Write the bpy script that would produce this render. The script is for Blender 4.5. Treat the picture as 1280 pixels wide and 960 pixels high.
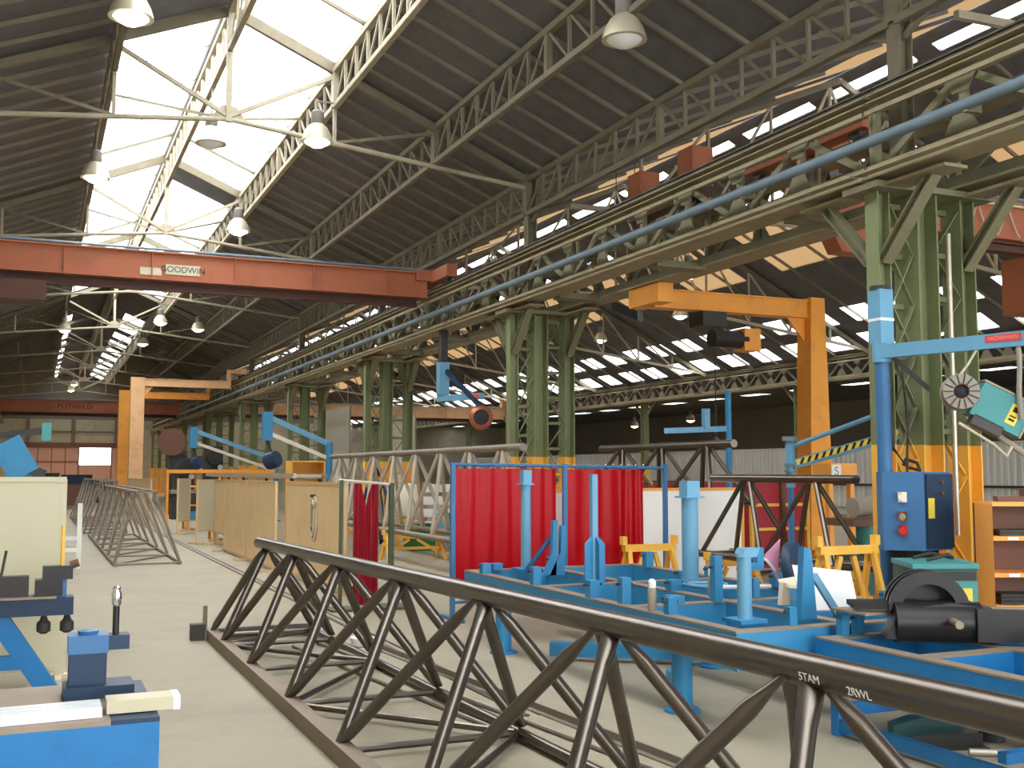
import bpy, bmesh, math, random
from mathutils import Vector, Matrix
random.seed(7)
scene = bpy.context.scene
for o in list(bpy.data.objects): bpy.data.objects.remove(o)
COL = scene.collection
PI = math.pi

# ------------------------------------------------------------------ camera
cd = bpy.data.cameras.new('camera'); cam = bpy.data.objects.new('camera', cd); COL.objects.link(cam)
cd.sensor_width = 36; cd.lens = 1350/1280*36; cd.clip_start = .05; cd.clip_end = 400
cam.location = (0, 0, 1.7)
cam.rotation_euler = (math.radians(90+4.658), 0, -math.radians(23.786))
scene.camera = cam
# ------------------------------------------------------------------ sky and exposure
w = bpy.data.worlds.new('World'); scene.world = w; w.use_nodes = True
bg = w.node_tree.nodes['Background']
bg.inputs[0].default_value = (.93, .97, 1.0, 1); bg.inputs[1].default_value = 9.0
vs = scene.view_settings
vs.view_transform = 'Standard'; vs.look = 'None'; vs.gamma = 1; vs.exposure = 0.0
vs.use_curve_mapping = False

# ------------------------------------------------------------------ materials
def lin(c):
    return tuple(((v/255)/12.92 if v/255 <= .04045 else ((v/255+.055)/1.055)**2.4) for v in c)
MATS = {}
def mat(name, col, rough=.6, metal=0., var=.18, scale=2.5, bump=.0, bscale=60, col2=None, amt2=.0, sc2=1.2, spec=.4):
    m = bpy.data.materials.new(name); m.use_nodes = True
    nt = m.node_tree; N = nt.nodes; L = nt.links
    b = N['Principled BSDF']
    tc = N.new('ShaderNodeTexCoord')
    nz = N.new('ShaderNodeTexNoise'); nz.inputs['Scale'].default_value = scale; nz.inputs['Detail'].default_value = 6
    L.new(tc.outputs['Object'], nz.inputs['Vector'])
    c = lin(col)
    mx = N.new('ShaderNodeMix'); mx.data_type = 'RGBA'
    mx.inputs['A'].default_value = (*[v*(1-var) for v in c], 1)
    mx.inputs['B'].default_value = (*[min(1, v*(1+var)) for v in c], 1)
    L.new(nz.outputs['Fac'], mx.inputs['Factor'])
    out = mx.outputs['Result']
    if col2 is not None:
        n2 = N.new('ShaderNodeTexNoise'); n2.inputs['Scale'].default_value = sc2; n2.inputs['Detail'].default_value = 8
        n2.inputs['Roughness'].default_value = .7
        L.new(tc.outputs['Object'], n2.inputs['Vector'])
        rp = N.new('ShaderNodeMapRange'); rp.inputs['From Min'].default_value = .5; rp.inputs['From Max'].default_value = .7
        rp.inputs['To Max'].default_value = amt2
        L.new(n2.outputs['Fac'], rp.inputs['Value'])
        m2 = N.new('ShaderNodeMix'); m2.data_type = 'RGBA'
        L.new(rp.outputs['Result'], m2.inputs['Factor']); L.new(out, m2.inputs['A'])
        m2.inputs['B'].default_value = (*lin(col2), 1)
        out = m2.outputs['Result']
    L.new(out, b.inputs['Base Color'])
    b.inputs['Roughness'].default_value = rough; b.inputs['Metallic'].default_value = metal
    b.inputs['Specular IOR Level'].default_value = spec
    if bump:
        n3 = N.new('ShaderNodeTexNoise'); n3.inputs['Scale'].default_value = bscale; n3.inputs['Detail'].default_value = 4
        L.new(tc.outputs['Object'], n3.inputs['Vector'])
        bp = N.new('ShaderNodeBump'); bp.inputs['Strength'].default_value = bump; bp.inputs['Distance'].default_value = .02
        L.new(n3.outputs['Fac'], bp.inputs['Height']); L.new(bp.outputs['Normal'], b.inputs['Normal'])
    MATS[name] = m
    return m

mat('concrete', (158, 148, 126), .62, var=.14, scale=.5, bump=.25, bscale=25, col2=(128, 118, 102), amt2=.5, sc2=.7)
mat('roof_sheet', (104, 102, 102), .9, var=.3, scale=1.5, bump=.3, bscale=18, col2=(84, 80, 78), amt2=.6, sc2=2)
mat('rafter', (132, 124, 108), .85, var=.2)
mat('roof_steel', (122, 114, 94), .7, var=.2, col2=(104, 80, 60), amt2=.5, sc2=3)
mat('pale_steel', (172, 162, 138), .65, var=.15, col2=(140, 112, 88), amt2=.5, sc2=3)
mat('khaki', (124, 120, 92), .65, var=.2, col2=(96, 84, 62), amt2=.6, sc2=3)
mat('ledge', (152, 140, 110), .6, var=.2, col2=(110, 92, 68), amt2=.5, sc2=2)
mat('dark_steel', (58, 56, 52), .6, var=.25)
mat('black_steel', (44, 42, 42), .38, metal=.3, var=.3)
mat('tube_steel', (106, 98, 90), .3, metal=.9, var=.22, scale=4, col2=(112, 92, 78), amt2=.3, sc2=3, spec=.5)
mat('tube_dull', (138, 128, 116), .5, metal=.4, var=.22, scale=4, col2=(120, 88, 66), amt2=.4, sc2=3)
mat('tube_bright', (196, 186, 170), .35, metal=.5, var=.15)
mat('raw_flat', (132, 116, 100), .55, metal=.35, var=.2, col2=(110, 80, 60), amt2=.4, sc2=4)
mat('pipe_blue', (112, 130, 142), .5, var=.15)
mat('crane_brown', (176, 104, 72), .6, var=.14, scale=1.2, col2=(120, 76, 60), amt2=.45, sc2=1.2)
mat('crane_under', (92, 62, 52), .7, var=.2)
mat('gantry_orange', (244, 166, 66), .5, var=.1, col2=(170, 100, 50), amt2=.3, sc2=2)
mat('gantry_tan', (216, 170, 124), .55, var=.12, col2=(150, 100, 70), amt2=.4, sc2=2)
mat('yellow', (248, 190, 78), .5, var=.1, col2=(190, 120, 40), amt2=.3, sc2=4)
mat('orange_box', (246, 172, 84), .5, var=.08)
mat('blue', (52, 134, 182), .5, var=.1, scale=3, col2=(56, 96, 124), amt2=.35, sc2=3)
mat('blue_deep', (30, 118, 182), .45, var=.08, scale=2, col2=(24, 76, 128), amt2=.3, sc2=5)
mat('blue_light', (106, 162, 194), .5, var=.1, col2=(80, 110, 130), amt2=.3, sc2=3)
mat('blue_dark', (62, 112, 160), .45, var=.15)
mat('blue_navy', (32, 56, 84), .5, var=.2, col2=(40, 40, 44), amt2=.5, sc2=8)
mat('table_edge', (150, 134, 118), .5, metal=.3, var=.2, scale=6)
mat('teal', (70, 146, 146), .5, var=.1)
mat('teal_dark', (52, 92, 92), .5, var=.15)
mat('tan_board', (240, 208, 160), .42, var=.06, scale=1.2, col2=(196, 156, 110), amt2=.3, sc2=1.5)
mat('tan_edge', (216, 184, 138), .5, var=.1)
mat('beige_board', (204, 196, 166), .5, var=.05, scale=1)
mat('white_board', (248, 247, 242), .5, var=.03)
mat('white_wrap', (228, 230, 232), .3, var=.05)
mat('white', (240, 240, 238), .45, var=.03)
mat('red_locker', (166, 34, 48), .5, var=.12)
mat('red', (200, 44, 44), .5, var=.1)
mat('green_bin', (46, 128, 58), .55, var=.1)
mat('green_post', (72, 84, 62), .6, var=.15)
mat('bin_blue', (92, 168, 200), .5, var=.08)
mat('wall_grey', (224, 224, 220), .6, var=.06, scale=.8)
mat('wall_dark', (124, 118, 108), .8, var=.2, scale=.5)
mat('wall_pale', (188, 180, 156), .8, var=.15, scale=.5, col2=(110, 96, 80), amt2=.5, sc2=.5)
mat('pink_door', (200, 160, 148), .7, var=.1, scale=.8)
mat('door_brown', (120, 84, 70), .7, var=.15)
mat('lamp_shell', (196, 186, 160), .4, metal=.3, var=.06)
mat('lamp_cap', (120, 116, 108), .5, var=.1)
mat('rubber', (28, 28, 30), .6, var=.2)
mat('cable', (56, 52, 48), .6, var=.2)
mat('cable_pale', (200, 188, 166), .5, var=.1)
mat('label_red', (214, 76, 70), .5, var=.04)
mat('label_pale', (236, 150, 140), .5, var=.04)
mat('label_yellow', (240, 214, 80), .5, var=.05)
mat('plaque', (206, 200, 176), .6, var=.12, scale=6)
mat('plaque_ink', (70, 66, 54), .7, var=.1)
mat('spool_grey', (150, 142, 128), .5, var=.15, scale=6)
mat('copper', (176, 104, 78), .35, metal=.6, var=.15)
mat('pink_drum', (206, 142, 172), .5, var=.06)
mat('skin', (196, 150, 122), .6, var=.05)
mat('overalls', (56, 84, 132), .8, var=.12, scale=8)
mat('hair', (54, 42, 34), .8, var=.15)
mat('shoe', (36, 34, 34), .6, var=.15)
mat('cream_tank', (238, 232, 208), .5, var=.05)
mat('wood', (176, 138, 96), .7, var=.15)
mat('chrome', (220, 220, 224), .18, metal=1, var=.05)
mat('brown_disc', (110, 74, 58), .6, var=.15)
mat('rail_steel', (92, 86, 76), .5, metal=.4, var=.2)
mat('hazard_black', (34, 32, 30), .6, var=.1)

def zpaint(name, base, low, zc):          # column paint: yellow up to about two metres
    m = mat(name, base, .65, var=.18, col2=(92, 84, 62), amt2=.5, sc2=2.5)
    nt = m.node_tree; N = nt.nodes; L = nt.links; b = N['Principled BSDF']
    src = b.inputs['Base Color'].links[0].from_socket
    g = N.new('ShaderNodeNewGeometry'); s = N.new('ShaderNodeSeparateXYZ'); L.new(g.outputs['Position'], s.inputs[0])
    lt = N.new('ShaderNodeMath'); lt.operation = 'LESS_THAN'; lt.inputs[1].default_value = zc
    L.new(s.outputs['Z'], lt.inputs[0])
    mx = N.new('ShaderNodeMix'); mx.data_type = 'RGBA'
    L.new(lt.outputs[0], mx.inputs['Factor']); L.new(src, mx.inputs['A']); mx.inputs['B'].default_value = (*lin(low), 1)
    L.new(mx.outputs['Result'], b.inputs['Base Color'])
    return m
zpaint('column_paint', (126, 134, 94), (248, 188, 74), 2.0)

def glazing(name, col, tr, alpha):
    m = bpy.data.materials.new(name); m.use_nodes = True
    nt = m.node_tree; N = nt.nodes; L = nt.links; N.remove(N['Principled BSDF'])
    o = N['Material Output']
    t = N.new('ShaderNodeBsdfTransparent'); t.inputs[0].default_value = (*[tr*v for v in col], 1)
    d = N.new('ShaderNodeBsdfTranslucent'); d.inputs[0].default_value = (*[v*.9 for v in col], 1)
    x = N.new('ShaderNodeMixShader'); x.inputs[0].default_value = alpha
    L.new(t.outputs[0], x.inputs[1]); L.new(d.outputs[0], x.inputs[2]); L.new(x.outputs[0], o.inputs[0])
    MATS[name] = m
glazing('pane', (1, 1, 1), .92, .35)
glazing('pane_tan', (.36, .28, .19), .18, .85)

def curtain_mat(name, col):
    m = bpy.data.materials.new(name); m.use_nodes = True
    nt = m.node_tree; N = nt.nodes; L = nt.links; b = N['Principled BSDF']; o = N['Material Output']
    b.inputs['Base Color'].default_value = (*lin(col), 1); b.inputs['Roughness'].default_value = .34; b.inputs['Specular IOR Level'].default_value = .3
    d = N.new('ShaderNodeBsdfTranslucent'); d.inputs[0].default_value = (*lin(col), 1)
    x = N.new('ShaderNodeMixShader'); x.inputs[0].default_value = .4
    L.new(b.outputs[0], x.inputs[1]); L.new(d.outputs[0], x.inputs[2]); L.new(x.outputs[0], o.inputs[0])
    MATS[name] = m
curtain_mat('curtain_red', (206, 14, 32))
curtain_mat('curtain_dull', (176, 40, 56))

def glow(name, col, s):
    m = bpy.data.materials.new(name); m.use_nodes = True
    b = m.node_tree.nodes['Principled BSDF']
    b.inputs['Base Color'].default_value = (*col, 1)
    b.inputs['Emission Color'].default_value = (*col, 1); b.inputs['Emission Strength'].default_value = s
    MATS[name] = m
glow('bulb', (1, .97, .9), 12)
glow('bulb_warm', (1, .72, .34), 9)

# ------------------------------------------------------------------ mesh helpers
V = Vector
class MB:
    def __init__(s): s.v = []; s.f = []
    def add(s, vs, fs):
        n = len(s.v); s.v += [V(a) for a in vs]; s.f += [tuple(i+n for i in f) for f in fs]; return s
    def box(s, lo, hi):
        x0, y0, z0 = lo; x1, y1, z1 = hi
        return s.add([(x0,y0,z0),(x1,y0,z0),(x1,y1,z0),(x0,y1,z0),(x0,y0,z1),(x1,y0,z1),(x1,y1,z1),(x0,y1,z1)],
                     [(0,3,2,1),(4,5,6,7),(0,1,5,4),(1,2,6,5),(2,3,7,6),(3,0,4,7)])
    def cbox(s, c, d): return s.box([c[i]-d[i]/2 for i in range(3)], [c[i]+d[i]/2 for i in range(3)])
    def frame(s, p, q, up=(0,0,1)):
        p = V(p); q = V(q); d = (q-p).normalized(); u = V(up)
        if abs(d.dot(u)) > .98: u = V((0,1,0)) if abs(d.y) < .9 else V((1,0,0))
        a = d.cross(u).normalized(); b = a.cross(d).normalized()
        return p, q, a, b
    def beam(s, p, q, wd, h, up=(0,0,1)):
        p, q, a, b = s.frame(p, q, up); a = a*wd/2; b = b*h/2
        return s.add([p-a-b, p+a-b, p+a+b, p-a+b, q-a-b, q+a-b, q+a+b, q-a+b],
                     [(0,1,2,3),(7,6,5,4),(0,4,5,1),(1,5,6,2),(2,6,7,3),(3,7,4,0)])
    def angle(s, p, q, wd, t=.012, up=(0,0,1)):        # L section
        p, q, a, b = s.frame(p, q, up); h = wd/2
        s.beam(p-b*h, q-b*h, wd, t, up); return s.beam(p-a*h, q-a*h, t, wd, up)
    def ibeam(s, p, q, wd, h, t=.02, up=(0,0,1)):
        p, q, a, b = s.frame(p, q, up)
        s.beam(p+b*(h/2-t/2), q+b*(h/2-t/2), wd, t, up); s.beam(p-b*(h/2-t/2), q-b*(h/2-t/2), wd, t, up)
        return s.beam(p, q, t, h-2*t, up)
    def tube(s, p, q, r, n=12, r2=None):
        p, q, a, b = s.frame(p, q); r2 = r if r2 is None else r2
        c = [(math.cos(2*PI*i/n), math.sin(2*PI*i/n)) for i in range(n)]
        vs = [p+a*x*r+b*y*r for x, y in c]+[q+a*x*r2+b*y*r2 for x, y in c]
        return s.add(vs, [(i, (i+1) % n, n+(i+1) % n, n+i) for i in range(n)]+[tuple(range(n-1, -1, -1)), tuple(range(n, 2*n))])
    def path(s, pts, r, n=8):
        pts = [V(p) for p in pts]; rings = []
        for i, p in enumerate(pts):
            d = (pts[min(i+1, len(pts)-1)]-pts[max(i-1, 0)]).normalized()
            u = V((0,0,1)) if abs(d.z) < .95 else V((0,1,0))
            a = d.cross(u).normalized(); b = a.cross(d)
            rings.append([p+a*math.cos(2*PI*k/n)*r+b*math.sin(2*PI*k/n)*r for k in range(n)])
        vs = [x for g in rings for x in g]
        fs = [(i*n+k, i*n+(k+1) % n, (i+1)*n+(k+1) % n, (i+1)*n+k) for i in range(len(pts)-1) for k in range(n)]
        fs += [tuple(range(n-1, -1, -1)), tuple(range((len(pts)-1)*n, len(pts)*n))]
        return s.add(vs, fs)
    def prism(s, poly, ext):
        n = len(poly); e = V(ext); P = [V(p) for p in poly]
        return s.add(P+[p+e for p in P], [tuple(range(n-1,-1,-1)), tuple(range(n, 2*n))]+[(i, (i+1) % n, n+(i+1) % n, n+i) for i in range(n)])
    def lathe(s, prof, c, axis=(0,0,1), n=20):
        c = V(c); d = V(axis).normalized(); u = V((0,0,1)) if abs(d.z) < .9 else V((1,0,0))
        a = d.cross(u).normalized(); b = a.cross(d); vs = []
        for r, z in prof:
            vs += [c+d*z+(a*math.cos(2*PI*k/n)+b*math.sin(2*PI*k/n))*max(r, .0005) for k in range(n)]
        m = len(prof)
        fs = [(i*n+k, i*n+(k+1) % n, (i+1)*n+(k+1) % n, (i+1)*n+k) for i in range(m-1) for k in range(n)]
        fs += [tuple(range(n-1, -1, -1)), tuple(range((m-1)*n, m*n))]
        return s.add(vs, fs)
    def mesh(s, name, off=V((0,0,0)), smooth=True):
        me = bpy.data.meshes.new(name)
        me.from_pydata([tuple(v-off) for v in s.v], [], s.f); me.update()
        bm = bmesh.new(); bm.from_mesh(me); bmesh.ops.recalc_face_normals(bm, faces=bm.faces); bm.to_mesh(me); bm.free()
        if smooth:
            me.shade_smooth(); me.set_sharp_from_angle(angle=.7)
        return me
def B(): return MB()
def root_loc(o):
    while o.parent: o = o.parent
    return V(o.location)
def tag(o, label, cat, group=None):
    o['label'] = label; o['category'] = cat
    if group: o['group'] = group
    return o
def part(name, mb, m, parent):
    me = mb.mesh(name, root_loc(parent)); me.materials.append(MATS[m])
    o = bpy.data.objects.new(name, me); COL.objects.link(o); o.parent = parent
    return o
def thing(name, label, cat, loc, group=None):
    o = bpy.data.objects.new(name, None); COL.objects.link(o); o.location = loc; o.empty_display_size = .2
    return tag(o, label, cat, group)
def solo(name, mb, m, label, cat, loc, group=None):
    me = mb.mesh(name, V(loc)); me.materials.append(MATS[m])
    o = bpy.data.objects.new(name, me); COL.objects.link(o); o.location = loc
    return tag(o, label, cat, group)
def struct(name, mb, m, loc=(0,0,0)):
    if mb is None: o = bpy.data.objects.new(name, None)
    else:
        me = mb.mesh(name, V(loc)); me.materials.append(MATS[m]); o = bpy.data.objects.new(name, me)
    COL.objects.link(o); o.location = loc; o['kind'] = 'structure'
    return o
def copy_tree(o, parent=None, shift=(0,0,0), label=None, group=None, rotz=None):
    c = o.copy(); COL.objects.link(c)
    if parent is not None: c.parent = parent
    else:
        c.location = V(o.location)+V(shift)
        if rotz is not None: c.rotation_euler = (0,0,rotz)
        if label: c['label'] = label
        if group: c['group'] = group
    for ch in list(o.children): copy_tree(ch, c)
    return c
def text_mesh(name, body, size, m, parent, loc, xdir, updir, ext=.002):
    cu = bpy.data.curves.new(name, 'FONT'); cu.body = body; cu.size = size; cu.extrude = ext
    cu.align_x = 'CENTER'; cu.align_y = 'CENTER'
    t = bpy.data.objects.new(name, cu); COL.objects.link(t)
    bpy.context.view_layer.update()
    me = bpy.data.meshes.new_from_object(t.evaluated_get(bpy.context.evaluated_depsgraph_get()))
    bpy.data.objects.remove(t)
    x = V(xdir).normalized(); y = V(updir).normalized(); z = x.cross(y)
    M = Matrix((x, y, z)).transposed().to_4x4(); M.translation = V(loc)-root_loc(parent)
    me.transform(M); me.materials.clear(); me.materials.append(MATS[m]); me.name = name
    o = bpy.data.objects.new(name, me); COL.objects.link(o); o.parent = parent
    return o

# ================================================================== THE SHELL
YB, YE = -10.0, 98.0
XL, XC, XR2, XW = -2.9, 9.0, 27.2, 45.0
RX, RZ, SL = 3.0, 10.2, .42               # main bay ridge
R2X, R2Z = 17.0, 11.0                     # second bay ridge
S2L, S2R = (R2Z-7.7)/(R2X-9.1), .5
FY = [9.3+10.2*k for k in range(-1, 9)]   # frame lines
def zm(x): return RZ-SL*abs(x-RX)
def z2(x): return R2Z-(S2L*(R2X-x) if x < R2X else S2R*(x-R2X))

struct('floor', B().box((XL-.4, YB, -.3), (XW+.3, YE+.3, 0)), 'concrete')
struct('wall_left', B().box((XL-.4, YB, 0), (XL-.15, YE, 7.75)), 'wall_pale')
# back wall (behind the camera) with goods doorway; second-bay opening added for frontal light
wb = struct('wall_back', B().box((XL-.4, YB-.3, 0), (-1.5, YB, 11)).box((8, YB-.3, 0), (12, YB, 11)).box((25, YB-.3, 0), (XW, YB, 11)).box((-1.5, YB-.3, 6.2), (8, YB, 11)).box((12, YB-.3, 6.2), (25, YB, 11)), 'wall_pale')
# end wall
we = struct('wall_end', B().box((XL-.4, YE, 3.75), (XW, YE+.3, 6.1)).box((XL-.4, YE, 0), (-2.0, YE+.3, 3.75)).box((8.2, YE, 0), (XW, YE+.3, 3.75)), 'wall_pale')
part('gable', B().box((XL-.4, YE, 6.1), (XW, YE+.3, 11.2)), 'wall_dark', we)
part('lintel', B().box((-2.0, YE-.1, 3.72), (8.2, YE, 4.15)), 'door_brown', we)
for x in (-.6, 2.9, 6.3): part('pilaster', B().box((x-.15, YE-.2, 4.15), (x+.15, YE, 6.1)), 'wall_dark', we)
part('string_course', B().box((-2, YE-.12, 5.0), (8, YE, 5.12)), 'wall_dark', we)
d1 = struct('door_1', B().box((-2.0, YE, 0), (3.3, YE+.12, 3.72)), 'pink_door')
for i in range(5): part('door_batten', B().box((-2+.05+i*1.06, YE-.05, .1), (-2+.12+i*1.06, YE, 3.7)), 'door_brown', d1)
for z in (1.2, 2.5): part('door_rail', B().box((-2, YE-.06, z), (3.3, YE, z+.1)), 'door_brown', d1)
d2 = struct('door_2', B().box((3.3, YE, 0), (8.2, YE+.12, 2.3)).box((5.95, YE, 2.3), (8.2, YE+.12, 3.72)), 'pink_door')
part('door_batten', B().box((5.9, YE-.06, 0), (6.0, YE, 3.72)), 'door_brown', d2)
part('door_batten', B().box((3.3, YE-.06, 0), (3.42, YE, 3.72)), 'door_brown', d2)
# right-hand partition of the second bay: ribbed grey sheets, dark bay beyond
wr = struct('wall_right', B().box((30.06, 5, 0), (30.12, 80, .4)), 'wall_grey')
def ribbed(y0, y1, x, z0, z1, pitch=.28, d=.05):
    m = B(); n = int(round((y1-y0)/pitch)); poly = []
    for i in range(n):
        a = y0+i*pitch
        poly += [(x, a), (x, a+pitch*.35), (x-d, a+pitch*.5), (x-d, a+pitch*.85)]
    poly.append((x, y1)); k = len(poly)
    vs = [(p[0], p[1], z0) for p in poly]+[(p[0], p[1], z1) for p in poly]+[(p[0]+.02, p[1], z0) for p in poly]+[(p[0]+.02, p[1], z1) for p in poly]
    fs = [(i, i+1, k+i+1, k+i) for i in range(k-1)]+[(2*k+i+1, 2*k+i, 3*k+i, 3*k+i+1) for i in range(k-1)]+[(k+i, k+i+1, 3*k+i+1, 3*k+i) for i in range(k-1)]
    return m.add(vs, fs)
for i in range(22): part('wall_sheet', ribbed(8+i*3.08, 8+(i+1)*3.08-.02, 30.0, .3, 2.68), 'wall_grey', wr)
part('top_rail', B().beam((29.97, 8, 2.7), (29.97, 76, 2.7), .1, .08), 'wall_grey', wr)
part('girt', B().beam((29.9, 8, 1.2), (29.9, 76, 1.2), .08, .08), 'dark_steel', wr)
struct('wall_far_right', B().box((XW, YB, 0), (XW+.3, YE, 6.6)), 'wall_dark')

# ---- roofs: every sheet and every rafter its own piece
def slab(m, fz, x0, x1, y0, y1, t=.05):
    a, b = fz(x0), fz(x1)
    return m.add([(x0,y0,a),(x1,y0,b),(x1,y1,b),(x0,y1,a),(x0,y0,a+t),(x1,y0,b+t),(x1,y1,b+t),(x0,y1,a+t)],
                 [(0,3,2,1),(4,5,6,7),(0,1,5,4),(1,2,6,5),(2,3,7,6),(3,0,4,7)])
def shared_run(name, proto, ys, parent):
    out = [proto]
    for dy in ys:
        c = proto.copy(); COL.objects.link(c); c.parent = parent; c.location = V(proto.location)+V((0, dy, 0)); out.append(c)
    return out
def slope(x0, x1, fz, y0, y1, pitch, rough_to):
    c = struct('ceiling', slab(B(), fz, x0, x1, YB, rough_to), 'roof_sheet')
    n = int((y1-rough_to)/pitch)
    p = part('roof_sheet', slab(B(), fz, x0, x1, rough_to+.012, rough_to+pitch-.012), 'roof_sheet', c)
    shared_run('roof_sheet', p, [pitch*i for i in range(1, n)], c)
    if n*pitch+rough_to < y1: part('roof_sheet', slab(B(), fz, x0, x1, rough_to+n*pitch, y1), 'roof_sheet', c)
    part('sheet_backing', slab(B(), lambda x: fz(x)+.055, x0, x1, rough_to, y1, .02), 'roof_sheet', c)
    xs, xe = min(x0, x1), max(x0, x1)
    r = part('rafter', B().beam((xs, rough_to, fz(xs)-.035), (xe, rough_to, fz(xe)-.035), .055, .07), 'rafter', c)
    shared_run('rafter', r, [pitch*i for i in range(1, n+1)], c)
    return c
slope(RX+1.95, 9.1, zm, YB, YE, .85, 7.0)
slope(XL-.4, RX-1.95, zm, YB, YE, .85, 7.0)
# main skylight: glazed on both sides of the ridge
PW = 2.04
wn = 0
def skylight(y0, y1, sides, opaque=(), pitch=PW, matname='pane'):
    global wn; wn += 1
    wd = struct('window_%d' % wn, None, None, (RX, y0, 0))
    for side, xa, xb in sides:
        n = int(round((y1-y0)/pitch))
        for i in range(n):
            a = y0+i*pitch
            op = any(s == side and u-.3 < a+pitch/2 < v+.3 for s, u, v in opaque)
            part('opaque_sheet' if op else 'pane', slab(B(), zm, xa, xb, a+.03, a+pitch-.03, .02), 'roof_sheet' if op else matname, wd)
            part('glazing_bar', B().beam((xa, a, zm(xa)-.01), (xb, a, zm(xb)-.01), *((.05, .09) if i % 4 == 0 else (.012, .02))), 'roof_steel', wd)
    return wd
sky_sides = (('L', RX-1.95, RX-.05), ('R', RX+.05, RX+1.95))
skylight(9.3-PW*9, 9.3, sky_sides)
skylight(9.3, 19.5, sky_sides, (('L', 17.6, 19.5),))
skylight(19.5, 29.7, sky_sides)
skylight(29.7, 39.9, sky_sides, (('R', 29.7, 31.7),))
skylight(39.9, 50.1, sky_sides)
tc_ = struct('ceiling', slab(slab(B(), zm, RX-1.95, RX, 50.1, 58), zm, RX, RX+1.95, 50.1, 58), 'roof_sheet')
far = struct('ceiling', slab(slab(B(), zm, 1.5, RX, 58, YE), zm, RX, 4.0, 58, YE), 'roof_sheet')
wn += 1; wd = struct('window_%d' % wn, None, None, (RX, 58, 0))
for i in range(10):
    a = 58+i*4.0
    for xa, xb in ((1.05, 1.5), (4.0, 4.95)):
        part('pane', slab(B(), zm, xa, xb, a+.05, a+2.3, .02), 'pane', wd)
        part('opaque_sheet', slab(B(), zm, xa, xb, a+2.3, a+4.0, .02), 'roof_sheet', wd)
struct('trim_ridge', B().beam((RX, YB, RZ+.02), (RX, 58, RZ+.02), .3, .05), 'roof_steel')

# second bay roof
def y_runs(y0, y1, pitch, lit, start=0):
    out = []; a = y0
    while a < y1-.01:
        b = min(a+pitch*lit, y1); out.append((a, b, True))
        c = min(a+pitch, y1)
        if c > b+.01: out.append((b, c, False))
        a = c
    return out
c2 = struct('ceiling', slab(B(), z2, 9.1, 15.2, YB, YE), 'roof_sheet')
for i in range(40): part('rafter', B().beam((9.1, 6+i*1.7, z2(9.1)-.04), (15.2, 6+i*1.7, z2(15.2)-.04), .06, .08), 'rafter', c2)
wn += 1; w2 = struct('window_%d' % wn, None, None, (R2X, 6, 0))
for a, b, lit in y_runs(6, YE, 3.4, .8):
    part('pane' if lit else 'opaque_sheet', slab(B(), z2, 15.2, 16.95, a+.03, b-.03, .02), 'pane_tan' if lit else 'roof_sheet', w2)
for a, b, lit in y_runs(4, YE, 3.4, .8):
    part('pane' if lit else 'opaque_sheet', slab(B(), z2, 17.3, 17.55, a+.03, b-.03, .02), 'pane' if lit else 'roof_sheet', w2)
for a, b, lit in y_runs(9.6, YE, 5.1, .34):
    part('pane' if lit else 'opaque_sheet', slab(B(), z2, 19.0, 20.2, a, b, .02), 'pane' if lit else 'roof_sheet', w2)
c3 = struct('ceiling', slab(slab(slab(slab(slab(slab(slab(slab(B(), z2, 17.0, 17.3, 4, YE), z2, 17.55, 19.0, 4, YE), z2, 19.0, 20.2, 4, 9.6), z2, 22.4, 24.6, 4, YE), z2, 25.4, 26.0, 4, YE), z2, 26.8, 27.4, 4, YE), z2, 15.2, 17.0, YB, 6), z2, 17.0, 27.4, YB, 4), 'roof_sheet')
for i in range(40): part('rafter', B().beam((17.8, 6+i*1.7, z2(17.8)-.04), (27.2, 6+i*1.7, z2(27.2)-.04), .06, .08), 'rafter', c3)
wn += 1; w3 = struct('window_%d' % wn, None, None, (25, 6, 0))
for a, b, lit in y_runs(5.1, YE, 5.1, .62):
    part('pane' if lit else 'opaque_sheet', slab(B(), z2, 20.2, 22.4, a, b, .02), 'pane_tan' if lit else 'roof_sheet', w3)
for x0, x1, o in ((24.6, 25.4, 4.2), (26.0, 26.8, 5.0)):
    for a, b, lit in y_runs(o, YE, 2.1, .58):
        part('pane' if lit else 'opaque_sheet', slab(B(), z2, x0, x1, a, b, .02), 'pane' if lit else 'roof_sheet', w3)
# third bay, dark, beyond the partition
c4 = struct('ceiling', B().box((27.4, YB, 6.0), (36.4, YE, 6.1)).box((37.2, YB, 6.0), (XW, YE, 6.1)), 'roof_sheet')
wn += 1; w4 = struct('window_%d' % wn, None, None, (36.8, 10, 0))
for a, b, lit in y_runs(YB, YE, 4.2, .45):
    part('pane' if lit else 'opaque_sheet', B().box((36.4, a, 6.0), (37.2, b, 6.03)), 'pane' if lit else 'roof_sheet', w4)

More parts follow.
